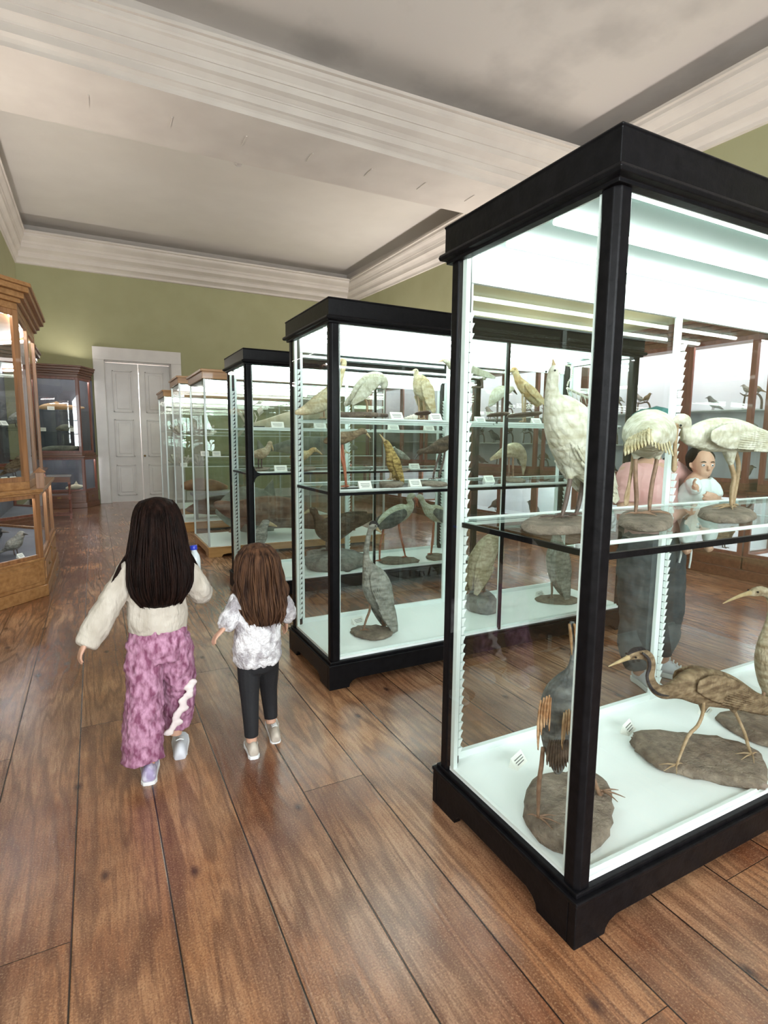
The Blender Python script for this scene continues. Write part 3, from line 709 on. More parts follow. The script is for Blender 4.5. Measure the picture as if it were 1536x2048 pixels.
def cabinet(fp, back, zb, zl, zm, zt, label, wood, woodv, backing, shelves, lower_shelves=(), inset=.07, splits=(), drawers=True, tube='walltube', wcase=None):
    cx = sum(p[0] for p in fp)/len(fp); cy_ = sum(p[1] for p in fp)/len(fp)
    r = empty('wall_cabinet', (cx, cy_, 0), label, 'cabinet')
    fp = [Vector(p) for p in fp]; bk = [Vector(p) for p in back]
    def poly(chain): return [(p.x, p.y) for p in chain]+[(p.x, p.y) for p in bk]
    up = inset_poly(fp, inset)
    # plinth, base body, drawer band
    MB().prism(poly(inset_poly(fp, -.025)), 0, .11).build('plinth', MT[wood], r, bevel=.006)
    MB().prism(poly(fp), .11, zb).build('base_body', MT[wood], r, bevel=.004)
    m = MB().prism(poly(inset_poly(fp, -.012)), zb-.02, zb)
    m.prism(poly(inset_poly(fp, -.012)), zl, zl+.02).prism(poly(inset_poly(fp, -.035)), zl+.02, zl+.05)
    m.build('moulding', MT[wood], r, bevel=.004)
    if drawers:
        for p, q in faces_of(fp):
            L_ = (q-p).length
            if L_ < .3: continue
            d = (q-p).normalized(); n = Vector((-d.y, d.x))
            k = max(1, round(L_/1.0))
            for j in range(k):
                a = p+d*(L_*j/k+.07); b = p+d*(L_*(j+1)/k-.07)
                dr = MB().obox(a, b, -.012, 0, .145, zb-.05).build('drawer', MT[wood], r, bevel=.003)
                c = (a+b)/2
                hm = MB().obox(c-d*.035, c+d*.035, -.018, -.012, (zb+.095)/2-.014, (zb+.095)/2+.014)
                hm.obox(c-d*.022, c+d*.022, -.030, -.018, (zb+.095)/2-.004, (zb+.095)/2+.004)
                hm.build('drawer_handle', MT['brass'], dr, bevel=.002)
    # glazed fronts, lower and upper
    sp = []
    for p, q in faces_of(fp): sp.append((p, q, zb, zl, .05, .035, .035))
    for p, q in faces_of(up): sp.append((p, q, zm, zt, .055, .045, .05))
    for p, q, a, b, st, rb, rt in sp:
        L_ = (q-p).length; d = (q-p)/L_
        if wcase and L_ > wcase*1.3:
            k = round(L_/wcase)
            for j in range(k): framed(r, p+d*(L_*j/k), p+d*(L_*(j+1)/k), a, b, st, rb, rt, MT[woodv], 'glazed_door')
        else: framed(r, p, q, a, b, st, rb, rt, MT[woodv], 'glazed_door')
    # top of the lower part, floor, backing, cornice
    MB().prism(poly(inset_poly(fp, .036)), zl+.0, zl+.02).prism(poly(up), zl+.05, zm).build('middle_board', MT[wood], r, bevel=.004)
    B = Vector((bk[0]-bk[-1])); Bn = Vector((-B.y, B.x)).normalized()
    b0, b1 = bk[-1], bk[0]
    MB().obox(b0, b1, -.03, -.01, zb, zl).obox(b0, b1, -.03, -.01, zm, zt).build('backing', MT[backing], r)
    MB().prism(poly(inset_poly(fp, .036)), zb, zb+.008).prism(poly(inset_poly(up, .036)), zm, zm+.008).build('cabinet_floor', MT[backing], r)
    m = MB()
    for e, a, b in ((.0, zt, zt+.06), (-.03, zt+.06, zt+.10), (-.06, zt+.10, zt+.15), (-.10, zt+.15, zt+.20), (-.12, zt+.20, zt+.235)):
        m.prism(poly(inset_poly(up, e)), a, b)
    m.build('cornice', MT[wood], r, bevel=.006)
    su = inset_poly(up, .05)
    for z in shelves:
        MB().prism([(p.x, p.y) for p in su]+[(p.x, p.y) for p in bk], z-.012, z).build('shelf', MT['shelfedge' if backing == 'whiteback' else 'greyback'] if backing != 'darkback' else MT['shelfglass'], r)
    for p, q in faces_of(up):
        if (q-p).length < .35: continue
        d = (q-p).normalized(); n = Vector((-d.y, d.x)); a = p+d*.08+n*.07; b = q-d*.08+n*.07
        MB().tube([(a.x, a.y, zt-.03), ((a.x+b.x)/2, (a.y+b.y)/2, zt-.03), (b.x, b.y, zt-.03)], .011, sub=1).build('tube_light', MT[tube], r, smooth=True)
    for p, q in faces_of(fp):
        if (q-p).length < .35: continue
        d = (q-p).normalized(); n = Vector((-d.y, d.x)); a = p+d*.08+n*.06; b = q-d*.08+n*.06
        MB().tube([(a.x, a.y, zl-.02), ((a.x+b.x)/2, (a.y+b.y)/2, zl-.02), (b.x, b.y, zl-.02)], .008, sub=1).build('tube_light', MT[tube], r, smooth=True)
    return r
# left cabinet, its canted corner towards the viewer.  chains run so that the inside lies on their left
cabinet([(-1.20, 5.25), (-.475, 6.06), (-.475, 7.75), (-1.20, 8.5)], [(-1.24, 8.5), (-1.24, 5.25)], .37, .97, 1.09, 2.62,
        'tall honey coloured glazed cabinet with a canted corner, drawers and stepped cornice', 'pine', 'pinev', 'darkback', [1.6, 2.05], wcase=.85)
cabinet([(-1.20, 8.9), (-.70, 9.4), (-.70, 10.3), (-1.20, 10.8)], [(-1.24, 10.8), (-1.24, 8.9)], .37, .97, 1.09, 2.55,
        'narrow brown wall cabinet just beyond the honey coloured one', 'redwoodh', 'redwood', 'darkback', [1.6, 2.05])
p_ = MB().box(-.50, -.43, 6.10, 6.17, 1.02, 1.17).add([(-.515, 6.085, 1.17), (-.415, 6.085, 1.17), (-.415, 6.185, 1.17), (-.515, 6.185, 1.17), (-.465, 6.135, 1.22)], [(3, 2, 1, 0), (0, 1, 4), (1, 2, 4), (2, 3, 4), (3, 0, 4)])
tag(p_.build('newel_post', MT['pinev'], None, loc=(-.465, 6.135, 1.02), bevel=.003), 'short square wooden post with pyramid cap on the ledge of the honey coloured cabinet', 'post')
# dark cabinet against the far wall
cabinet([(-1.20, 13.45), (-.20, 13.45), (.035, 13.95)], [(.035, 14.17), (-1.20, 14.17)], .36, 1.06, 1.17, 2.74,
        'red brown glazed cabinet with dark lining and fishes, beside the white door', 'redwoodh', 'redwood', 'darkback', [1.62, 2.06], inset=.04)
# a run of four-metre units along the right wall
ang = math.atan(.068)
def rw(y, off): return (xr(y)-off, y)
ys = [0.42, 3.52, 6.62, 9.72, 12.82]
for i in range(4):
    a, b = ys[i]+.01, ys[i+1]-.01
    cabinet([rw(b, .02), rw(b, .62), rw(a, .62), rw(a, .02)][0:4], [rw(a, .012), rw(b, .012)], .26, .93, 1.06, 2.66,
            ['white lined red brown wall cabinet nearer than the one behind the spoonbills', 'white lined red brown wall cabinet behind the spoonbills, with a stump and owl',
             'white lined red brown wall cabinet behind the egrets of the second black case', 'grey lined red brown wall cabinet, last of the run toward the far green wall'][i],
            'redwoodh', 'redwood', 'whiteback' if i < 3 else 'greyback', [1.47, 1.88], wcase=.775, inset=.05, drawers=False)

# small turned side table against the far cabinet
t = empty('side_table', (-.60, 11.85, 0), 'small dark wooden side table with twisted legs and a pale top', 'table')
x0, x1, y0, y1 = -.80, -.42, 11.7, 12.05
MB().box(x0-.02, x1+.02, y0-.02, y1+.02, .78, .80).build('table_top', MT['greyback'], t, bevel=.003)
MB().box(x0, x1, y0, y1, .68, .78).build('apron', MT['redwoodh'], t)
MB().box(x0, x1, y0, y1, .42, .44).build('lower_shelf', MT['redwoodh'], t)
for px, py in ((x0+.02, y0+.02), (x1-.02, y0+.02), (x1-.02, y1-.02), (x0+.02, y1-.02)):
    m = MB().box(px-.018, px+.018, py-.018, py+.018, .0, .10).box(px-.018, px+.018, py-.018, py+.018, .36, .46).box(px-.018, px+.018, py-.018, py+.018, .64, .70)
    for za, zb_ in ((.10, .36), (.46, .64)):
        for ph in (0, PI):
            pts = [(px+.007*math.cos(ph+k*.9), py+.007*math.sin(ph+k*.9), za+(zb_-za)*k/14) for k in range(15)]
            m.tube(pts, .011, seg=6, sub=1)
    m.build('leg', MT['redwood'], t, smooth=False)
m = MB()
for a in ((x0, x1, y0+.01, y0+.03), (x0, x1, y1-.03, y1-.01), (x0+.01, x0+.03, y0, y1), (x1-.03, x1-.01, y0, y1)): m.box(*a, .06, .085)
m.build('stretcher', MT['redwood'], t)

# ------------------------------------------------------------------ mounted birds
def rock(parent, outline, z0, h, m='rock', seed=0, name='rock_base'):
    # outline: footprint points in the plan; rises to height h as a lumpy mound
    pts = [Vector((p[0], p[1], 0)) for p in outline]; n0 = len(pts); P = []
    for i in range(n0):
        a, b, c, d = pts[i-1], pts[i], pts[(i+1) % n0], pts[(i+2) % n0]
        for k in range(3):
            t = k/3; P.append(.5*((2*b)+(c-a)*t+(2*a-5*b+4*c-d)*t*t+(3*b-a-3*c+d)*t**3))
    n = len(P); C = sum(P, Vector())/n; R = sum((p-C).length for p in P)/n
    vs = []; fs = []
    prof = [(.93, 0), (1.0, .22), (.99, .55), (.93, .84), (.80, .96), (.6, 1.0), (.38, 1.0), (.18, 1.0)]
    for s_, z in prof:
        for p in P:
            q = C+(p-C)*s_
            k = noise.noise(Vector((q.x*9/max(R*5, .3)+seed, q.y*9/max(R*5, .3), z*1.3)))
            k2 = noise.noise(Vector((q.x*40+seed, q.y*40, z*3)))
            q = C+(p-C)*(s_*(1+(.09*k2+.05*k)*(s_ > .7)))
            vs.append((q.x, q.y, z0+h*z*(1+.22*k+.14*k2)))
    vs.append((C.x, C.y, z0+h)); vs.append((C.x, C.y, z0))
    for j in range(len(prof)-1):
        for i in range(n): fs.append((j*n+i, j*n+(i+1) % n, (j+1)*n+(i+1) % n, (j+1)*n+i))
    t_ = len(prof)-1
    for i in range(n): fs.append((t_*n+i, t_*n+(i+1) % n, len(vs)-2)); fs.append(((i+1) % n, i, len(vs)-1))
    return MB().add(vs, fs).build(name, MT[m], parent, smooth=True)
def ell_outline(cx, cy_, rx, ry, n=10, seed=1, rot=0):
    rr = random.Random(seed); o = []
    for i in range(n):
        a = 2*PI*i/n; k = 1+rr.uniform(-.10, .10)
        X, Y = rx*k*math.cos(a), ry*k*math.sin(a)
        o.append((cx+X*math.cos(rot)-Y*math.sin(rot), cy_+X*math.sin(rot)+Y*math.cos(rot)))
    return o
def leg(parent, pts, rpx, m, zg, toe=.06, facing=0, knee=1.5):
    P = [Vector(p) for p in pts]
    P[-1].z = zg+.006
    r = [rpx*1.35]+[rpx*(knee if 0 < i < len(P)-1 else 1) for i in range(1, len(P)-1)]+[rpx*.95]
    mb = MB().loft(P, r, seg=8, sub=3)
    f = P[-1]
    for a, l_ in ((0, 1), (.62, .85), (-.62, .85), (PI, .5)):
        d = Vector((math.cos(facing+a), math.sin(facing+a), 0))
        mb.loft([f+Vector((0, 0, .004)), f+d*toe*l_*.5+Vector((0, 0, .006)), f+d*toe*l_+Vector((0, 0, -.001))], [rpx*.8, rpx*.62, rpx*.22], seg=6, sub=2)
    return mb.build('leg', MT[m], parent, smooth=True)
def bird(label, Y, spine, body, name='mounted_bird', cat='stuffed bird', depth=.85, beak=None, beakm='beak', beakr=3, legs=(), legm='leg_tan', legr=2.2, toe=.06,
         facing=PI, zg=1.2, rk=None, rockm='rock', rockh=.035, wing=None, wingm=None, eye=None, rem=0, extra=None, group=None, cap=None, thighs=(), legknee=1.5, root=None, seed=0):
    # spine: (u, v, r) or (u, v, r, dy) in picture pixels on the bird's own vertical plane at depth Y
    S = []
    for s_ in spine:
        dy = s_[3] if len(s_) > 3 else 0
        P = at(s_[0], s_[1], Y+dy); S.append((P, s_[2]*mpp(P)))
    k = mpp(S[len(S)//2][0])
    if rk is not None: rx, ry = sum(p[0] for p in rk)/len(rk), sum(p[1] for p in rk)/len(rk)
    else: rx, ry = S[len(S)//2][0].x, Y
    r = empty(name, (rx, ry, zg), label, cat, group)
    zt_ = zg+(rockh if rk is not None else 0)
    b0 = None
    mb = MB().loft([p for p, _ in S], [q for _, q in S], [q*depth for _, q in S], seg=16, sub=4, b0=b0)
    for t in thighs:
        T = [at(t[i][0], t[i][1], Y+t[i][3] if len(t[i]) > 3 else Y) for i in range(len(t))]
        mb.loft(T, [t[i][2]*mpp(T[i]) for i in range(len(t))], seg=10)
    mb.build('body', MT[body], r, smooth=True, remesh=rem, sm=2)
    if beak:
        B = [at(b[0], b[1], Y+(b[3] if len(b) > 3 else 0)) for b in beak]
        MB().loft(B, [b[2]*mpp(q) for b, q in zip(beak, B)], [b[2]*mpp(q)*(b[4] if len(b) > 4 else .8) for b, q in zip(beak, B)], seg=8, sub=3).build('beak', MT[beakm], r, smooth=True)
    for i, L_ in enumerate(legs):
        off = [(p[2] if len(p) > 2 else 0) for p in L_]
        pts = [at(p[0], p[1], Y+o_) for p, o_ in zip(L_, off)]
        leg(r, pts, legr*k, legm, zt_, toe, facing, legknee)
    if rk is not None: rock(r, rk, zg, rockh, rockm, seed)
    if wing:
        # wing: list of (u, v, half width px) from shoulder to tip, one on each flank
        for sg in wing.get('sides', (-1, 1)):
            W = []
            for (u, v, h_) in wing['pts']:
                P = at(u, v, Y); P = P+Vector((0, sg*wing['off'], 0)); W.append((P, h_*k))
            mb = MB().loft([p for p, _ in W], [q for _, q in W], [max(.004, q*.18) for _, q in W], seg=12, sub=3)
            a, tip_ = W[0][0], W[-1][0]; ax = (tip_-a); n_ = Vector((0, sg, 0))
            up_ = ax.cross(n_).normalized()
            if up_.z < 0: up_ = -up_
            rr = random.Random(5)
            for row in range(4):
                nb = 7+row*2
                for j in range(nb):
                    f0 = .12+.16*row; w_ = W[min(len(W)-1, int(f0*(len(W)-1))+0)][1]
                    lat = (j/(nb-1)-.5)*1.7
                    s0 = a+ax*(f0-.04)+up_*(-lat*w_*.9)+n_*(w_*.21*(1-abs(lat)*.45))
                    e0 = a+ax*min(1.04, f0+.30+.10*row+rr.uniform(-.03, .03))+up_*(-lat*w_*(.75-.16*row))+n_*(w_*.17)
                    mb.blade(s0, e0, w_*.17, n_, .0022)
            mb.build('wing', MT[wingm or body], r, smooth=True)
    if eye:
        for sg in (-1, 1):
            P = at(eye[0], eye[1], Y+(eye[4] if len(eye) > 4 else 0))+Vector((0, sg*eye[2]*k, 0))
            MB().ell(P, [eye[3]*k]*3, 8, 6).build('eye', MT['eye'], r, smooth=True)
    if cap:
        P = [at(c[0], c[1], Y) for c in cap['pts']]
        MB().loft(P, [c[2]*k for c in cap['pts']], [c[2]*k*cap.get('d', .9) for c in cap['pts']], seg=10, sub=3).build(cap.get('name', 'crown'), MT[cap['m']], r, smooth=True)
    if extra: extra(r, k)
    return r
def zrock(px, z): return [tuple(atz(u, v, z).xy) for u, v in px]

# -- three large white birds on the shelf of the nearest case (shelf top at 1.20)
Z1 = 1.20
bird('large white long necked bird stretching its beak straight up', 1.42,
     [(1204, 992, 5, -.05), (1194, 965, 22, -.04), (1178, 928, 42, -.02), (1156, 888, 54), (1136, 850, 54), (1117, 818, 38), (1106, 797, 20), (1104, 774, 14), (1106, 752, 13), (1108, 738, 11), (1108, 729, 5)],
     'f_white', name='mounted_white_heron', beak=[(1108, 734, 6), (1107, 726, 4), (1106, 718, 1)], beakm='beak', depth=.8, rem=.006,
     legs=[[(1141, 950), (1138, 972), (1130, 1010), (1122, 1046)], [(1166, 955, .03), (1162, 985, .03), (1156, 1015, .03), (1150, 1043, .03)]], legm='leg_dark', legr=3.2, toe=.085, facing=PI*.9, zg=Z1,
     rk=zrock([(1042, 1058), (1060, 1046), (1100, 1042), (1150, 1044), (1185, 1050), (1186, 1062), (1150, 1070), (1100, 1072), (1058, 1068)], Z1), rockh=.03,
     wing=dict(pts=[(1120, 835, 12), (1138, 860, 38), (1165, 905, 44), (1184, 945, 32), (1196, 970, 18), (1204, 994, 4)], off=.052), eye=(1101, 742, 12, 2.2), thighs=[[(1146, 900, 20), (1142, 935, 14), (1140, 958, 6)], [(1168, 900, 20, .03), (1166, 935, 12, .03), (1165, 960, 6, .03)]])
def spoonbill_extra(r, k):
    # flat spatulate bill hanging down on the left and the tail skirt
    P = [at(u, v, 1.40) for u, v in ((1268, 905), (1263, 940), (1258, 970), (1254, 992), (1252, 1010))]
    MB().loft(P, [5*k, 4*k, 4.5*k, 8*k, 6*k], [4*k, 2.5*k, 2*k, 1.8*k, 1.5*k], seg=10).build('bill', MT['leg_tan'], r, smooth=True)
    m = MB()
    for j in range(15):
        f = j/14-.5; a = at(1298+f*74, 856+abs(f)*36, 1.205+abs(f)*.07); b = at(1298+f*96, 890+abs(f)*44, 1.165+abs(f)*.07)
        m.blade(a, b, 6*k, Vector((f, -1, .3)), .003)
    m.build('tail', MT['f_cream'], r, smooth=True)
bird('white spoonbill with back turned, drooping rump feathers and long hanging bill', 1.38,
     [(1298, 884, 6, -.19), (1298, 876, 26, -.15), (1298, 870, 40, -.09), (1298, 868, 47, -.02), (1297, 866, 47, .06), (1293, 866, 38, .13), (1285, 872, 22, .18), (1276, 885, 13, .15), (1270, 900, 10, .08)],
     'f_white', name='mounted_spoonbill', depth=1.05, rem=.006,
     legs=[[(1272, 905), (1271, 930), (1271, 955), (1273, 1000), (1270, 1034)], [(1316, 905), (1311, 935), (1305, 962), (1300, 1000), (1298, 1036)]], legm='leg_brown', legr=2.7, toe=.085, facing=-.3, zg=Z1,
     rk=zrock([(1236, 1048), (1250, 1034), (1300, 1032), (1335, 1036), (1347, 1048), (1335, 1062), (1290, 1066), (1250, 1060)], Z1), rockh=.03,
     thighs=[[(1275, 880, 14), (1272, 905, 9), (1272, 918, 5)], [(1316, 880, 14), (1316, 905, 9), (1314, 920, 5)], [(1298, 880, 40), (1298, 905, 26), (1298, 915, 10)]], extra=spoonbill_extra)
bird('white spoonbill in profile with its head bowed onto its breast', 1.36,
     [(1580, 893, 3), (1545, 886, 13), (1505, 878, 26), (1465, 870, 33), (1425, 870, 34), (1395, 872, 26), (1378, 876, 15), (1371, 866, 12), (1373, 852, 11), (1371, 843, 13), (1362, 841, 14), (1353, 844, 11), (1348, 850, 6)],
     'f_white', name='mounted_spoonbill', depth=.75, rem=.006, beak=[(1351, 846, 8), (1351, 866, 6), (1350, 890, 4.5), (1349, 915, 5.5), (1348, 938, 6), (1347, 944, 3)], beakm='leg_tan',
     legs=[[(1455, 900), (1462, 930), (1468, 955), (1464, 985), (1461, 1024)], [(1470, 900, .05), (1477, 930, .05), (1474, 958, .05), (1468, 990, .03), (1465, 1024, .03)]], legm='leg_tan', legr=3.4, toe=.085, zg=Z1,
     rk=zrock([(1396, 1034), (1415, 1022), (1460, 1018), (1495, 1026), (1514, 1040), (1490, 1048), (1450, 1048), (1415, 1044)], Z1), rockh=.03,
     wing=dict(pts=[(1392, 872, 10), (1420, 872, 25), (1460, 874, 27), (1510, 882, 18), (1550, 889, 9), (1585, 894, 3)], off=.062), eye=(1351, 851, 11, 2.4), thighs=[[(1458, 890, 18), (1460, 915, 10), (1462, 930, 5)]])
# -- on the deck of the nearest case
def d_plumes(r, k):
    m = MB()
    for u0, v0, u1, v1, w_ in ((1082, 1400, 1075, 1485, 5), (1088, 1395, 1082, 1470, 5), (1094, 1392, 1088, 1455, 5), (1099, 1390, 1093, 1450, 4), (1102, 1395, 1098, 1462, 3), (1128, 1425, 1124, 1500, 4), (1133, 1420, 1128, 1480, 5),
                               (1138, 1418, 1135, 1470, 5), (1143, 1420, 1140, 1468, 5), (1148, 1422, 1146, 1470, 5), (1080, 1420, 1076, 1500, 4)):
        m.blade(at(u0, v0, 1.175+abs(u0-1120)*.0009), at(u1, v1, 1.165+abs(u0-1120)*.0009), w_*k, (0, -1, .1), .003)
    m.build('plume', MT['f_rust'], r, smooth=True)
    n_ = MB()
    for du in (-5.5, 4.5):
        P = [at(u+du, v, 1.255) for u, v in ((1144, 1248), (1146, 1262), (1148, 1285), (1149, 1310))]
        n_.loft(P, [2.5*k, 3.2*k, 3*k, 1*k], seg=6)
    n_.build('neck_stripe', MT['f_rust'], r, smooth=True)
    t_ = MB()
    for j in range(9):
        f = j/8-.5; t_.blade(at(1118+f*36, 1480, 1.21), at(1116+f*44, 1545-abs(f)*30, 1.20), 5*k, (0, -1, 0), .003)
    t_.build('tail', MT['f_dark'], r, smooth=True)
bird('slate grey heron with rusty shoulder plumes, back turned, on a round rock', 1.27,
     [(1116, 1546, 8), (1116, 1515, 24), (1119, 1470, 41), (1124, 1425, 49), (1131, 1388, 46), (1139, 1360, 30), (1145, 1338, 13), (1148, 1315, 9), (1148, 1290, 7.5), (1146, 1265, 7.5), (1144, 1250, 8), (1143, 1241, 3)],
     'f_slate', name='mounted_heron', depth=.8, rem=.006, beak=[(1143, 1252, 5, .02), (1143, 1254, 3, .08), (1143, 1256, 1, .13)],
     legs=[[(1086, 1495), (1083, 1530), (1079, 1556), (1077, 1585), (1077, 1612)], [(1165, 1500), (1180, 1540), (1192, 1570), (1200, 1590), (1204, 1600)]], legm='leg_brown', legr=3.0, toe=.075, facing=-.9, zg=ZD,
     rk=zrock([(1047, 1640), (1056, 1600), (1085, 1572), (1130, 1556), (1180, 1562), (1212, 1580), (1224, 1620), (1222, 1665), (1200, 1700), (1160, 1722), (1120, 1712), (1080, 1690)], ZD), rockh=.06, extra=d_plumes)
ro = [(920, 1010), (945, 988), (1080, 990), (1180, 1005), (1300, 1022), (1400, 1045), (1480, 1075), (1528, 1130), (1532, 1222), (1500, 1236), (1400, 1222), (1280, 1200), (1150, 1170), (1040, 1135), (970, 1090), (930, 1050)]
def e_extra(r, k):
    P = [at(u, v, 1.275) for u, v in ((1285, 1306), (1297, 1318), (1299, 1335), (1294, 1352), (1300, 1372), (1316, 1388), (1338, 1392))]
    MB().loft(P, [2*k, 3.4*k, 3.2*k, 3*k, 3*k, 3*k, 1*k], seg=6).build('neck_stripe', MT['f_black'], r, smooth=True)
    m = MB()
    for j in range(9): m.blade(at(1490+j*2, 1385+j*4, 1.30-.03+j*.008), at(1562-j*3, 1413+j*1.3, 1.30-.02+j*.006), 7*k, (0, -1, .2), .003)
    m.build('tail', MT['f_dark'], r, smooth=True)
bird('brown purple heron striding with curved neck and dark crown on a long flat rock', 1.30,
     [(1555, 1412, 4), (1525, 1408, 11), (1490, 1397, 25), (1450, 1382, 35), (1412, 1374, 38), (1378, 1370, 33), (1350, 1378, 20), (1326, 1384, 14), (1308, 1374, 11.5), (1300, 1354, 10.5), (1303, 1332, 10), (1299, 1316, 10.5), (1285, 1308, 11.5), (1268, 1309, 11), (1256, 1315, 7)],
     'f_brown', name='mounted_purple_heron', depth=.68, rem=.005, beak=[(1262, 1312, 7), (1248, 1319, 4.5), (1232, 1326, 3), (1217, 1333, 1)],
     legs=[[(1407, 1405, -.03), (1405, 1428, -.03), (1395, 1452, -.03), (1375, 1474, -.03), (1356, 1490, -.03)], [(1463, 1408, .03), (1476, 1436, -.01), (1490, 1468, -.05), (1497, 1495, -.09), (1503, 1520, -.12)]], legm='leg_tan', legr=2.4, toe=.075, facing=PI, zg=ZD,
     rk=zrock([(860+a/2.272, 1040+b/2.272) for a, b in ro], ZD), rockh=.045,
     wing=dict(pts=[(1372, 1362, 12), (1400, 1364, 27), (1440, 1376, 29), (1490, 1394, 18), (1525, 1406, 9), (1560, 1418, 3)], off=.052), eye=(1262, 1311, 10.5, 2.3), extra=e_extra,
     cap=dict(pts=[(1255, 1309, 2), (1266, 1302, 5.5), (1280, 1299, 5.5), (1292, 1303, 3.5), (1302, 1312, 1)], m='f_black', d=.9, name='crown'), thighs=[[(1407, 1395, 16), (1407, 1412, 9), (1406, 1425, 4)], [(1458, 1395, 16), (1464, 1412, 9), (1468, 1424, 4)]])
fo = [(310, 1672), (450, 1618), (600, 1612), (750, 1640), (940, 1692), (1150, 1790), (1180, 2000), (1100, 2070), (940, 2032), (750, 1970), (600, 1900), (430, 1800), (345, 1725)]
bird('buff heron standing upright behind the striding purple heron', 1.44,
     [(1562, 1425, 5), (1555, 1405, 14), (1548, 1365, 30), (1540, 1320, 32), (1536, 1285, 22), (1537, 1258, 12), (1543, 1230, 9), (1544, 1205, 9), (1536, 1188, 9), (1522, 1182, 10), (1508, 1184, 9), (1498, 1187, 5)],
     'f_brownlt', name='mounted_heron', depth=.8, rem=.005, beak=[(1504, 1185, 6), (1485, 1190, 4), (1465, 1198, 2.8), (1446, 1207, 1)],
     legs=[[(1528, 1385), (1520, 1415), (1512, 1435), (1502, 1452)], [(1548, 1385, .03), (1540, 1420, .03), (1530, 1440, .03), (1520, 1456, .03)]], legm='leg_brown', legr=2.6, toe=.06, zg=ZD,
     rk=zrock([(1380+a/6.026, 1160+b/6.026) for a, b in fo], ZD), rockh=.03, eye=(1506, 1182, 9, 2),
     wing=dict(pts=[(1546, 1290, 10), (1552, 1330, 25), (1556, 1370, 24), (1560, 1410, 12), (1566, 1440, 3)], off=.05))
for u, v, s_, tx in ((1036, 1528, .4, 'beside the round rock'), (1256, 1462, .35, 'behind the striding heron'), (1410, 1424, .3, 'under the striding heron breast')):
    P = atz(u, v, ZD); card(P.x, P.y, ZD, s_, 'tilted specimen card on a white case floor, '+tx, None, .09, .04)

# -- middle case
Z2 = 1.63
def branch_tree(label, pts_list, Y, z0, name='perch_branch', cat='branch', mat_='branch'):
    m = MB()
    for pts, r in pts_list:
        P = [at(u, v, Y) for u, v in pts]; k = mpp(P[0])
        m.loft(P, [q*k for q in r], seg=8, sub=3)
    b = min(m.v, key=lambda q: q[2]); loc = (b[0], Y, b[2])
    return tag(m.build(name, MT[mat_], None, smooth=True, loc=loc), label, cat)
def oz(u, v, z, ru, rv, seed=1, n=9):
    c = atz(u, v, z); k = mpp(c); e = atz(u, v-rv, z)
    return ell_outline(c.x, c.y, ru*k*1.0, max(.02, (e-c).length), n, seed, -YAW)
bird('tall grey heron with black crown standing alone on a flat stone', 3.26,
     [(779, 1252, 3), (774, 1238, 10), (767, 1212, 22), (757, 1182, 30), (748, 1157, 27), (739, 1138, 16), (733, 1119, 8), (733, 1097, 6.2), (736, 1077, 5.6), (740, 1062, 6), (746, 1052, 8), (753, 1054, 5)],
     'f_grey', name='mounted_grey_heron', depth=.75, rem=.006, beak=[(751, 1054, 4), (757, 1060, 2.4), (762, 1066, 1)],
     legs=[[(740, 1205), (739, 1222), (733, 1238), (726, 1256)], [(763, 1225, .02), (765, 1240, .02), (768, 1258, .02)]], legm='leg_brown', legr=1.7, toe=.05, facing=0, zg=ZD,
     rk=oz(744, 1268, ZD, 44, 13, 3), rockh=.03, wing=dict(pts=[(738, 1142, 8), (749, 1160, 20), (760, 1190, 22), (770, 1222, 13), (780, 1254, 3)], off=.06), eye=(748, 1051, 6.5, 1.3),
     cap=dict(pts=[(739, 1050, 2), (745, 1046, 5), (752, 1048, 4.5), (757, 1053, 2)], m='f_black', name='crown'), seed=4)
bird('brown heron bowing on a rounded grey stone beside the mullion', 3.42,
     [(942, 1180, 3), (945, 1166, 11), (954, 1142, 22), (967, 1112, 27), (981, 1088, 22), (994, 1080, 13), (1001, 1090, 7), (1003, 1110, 6), (1002, 1130, 4)],
     'f_brownlt', name='mounted_heron', depth=.75, rem=.006, legs=[[(968, 1130), (969, 1150), (969, 1190)]], legm='leg_brown', legr=1.9, toe=.04, zg=ZD, beak=[(1002, 1126, 3.5), (1001, 1145, 2), (1000, 1160, .8)],
     rk=oz(963, 1218, ZD, 29, 12, 5), rockh=.12, rockm='rockgrey', wing=dict(pts=[(985, 1088, 6), (968, 1110, 20), (954, 1140, 17), (942, 1182, 3)], off=.055), seed=7)
bird('pale grey heron with back turned on a thin brown disc', 3.34,
     [(1126, 1190, 5), (1124, 1172, 17), (1120, 1145, 26), (1115, 1112, 26), (1113, 1088, 16), (1113, 1070, 8), (1117, 1055, 6), (1118, 1040, 5), (1114, 1030, 5)],
     'f_grey', name='mounted_heron', depth=.75, rem=.006, legs=[[(1103, 1165), (1104, 1180), (1103, 1196)], [(1130, 1178), (1132, 1188), (1133, 1199)]], legm='leg_brown', legr=1.6, toe=.04, zg=ZD, beak=[(1114, 1030, 3), (1106, 1030, 2), (1098, 1031, .8)],
     rk=oz(1113, 1200, ZD, 46, 9, 6), rockh=.012, wing=dict(pts=[(1108, 1085, 6), (1108, 1115, 20), (1114, 1150, 18), (1122, 1194, 3)], off=.06, sides=(-1,)), seed=9)
for u, v, tx in ((716, 1246, 'behind the grey heron'), (1080, 1192, 'behind the thin brown disc'), (933, 1218, 'beside the rounded grey stone')):
    P = atz(u, v, ZD); card(P.x, P.y, ZD, .3, 'small white specimen card on a white case floor, '+tx, None, .10, .04)
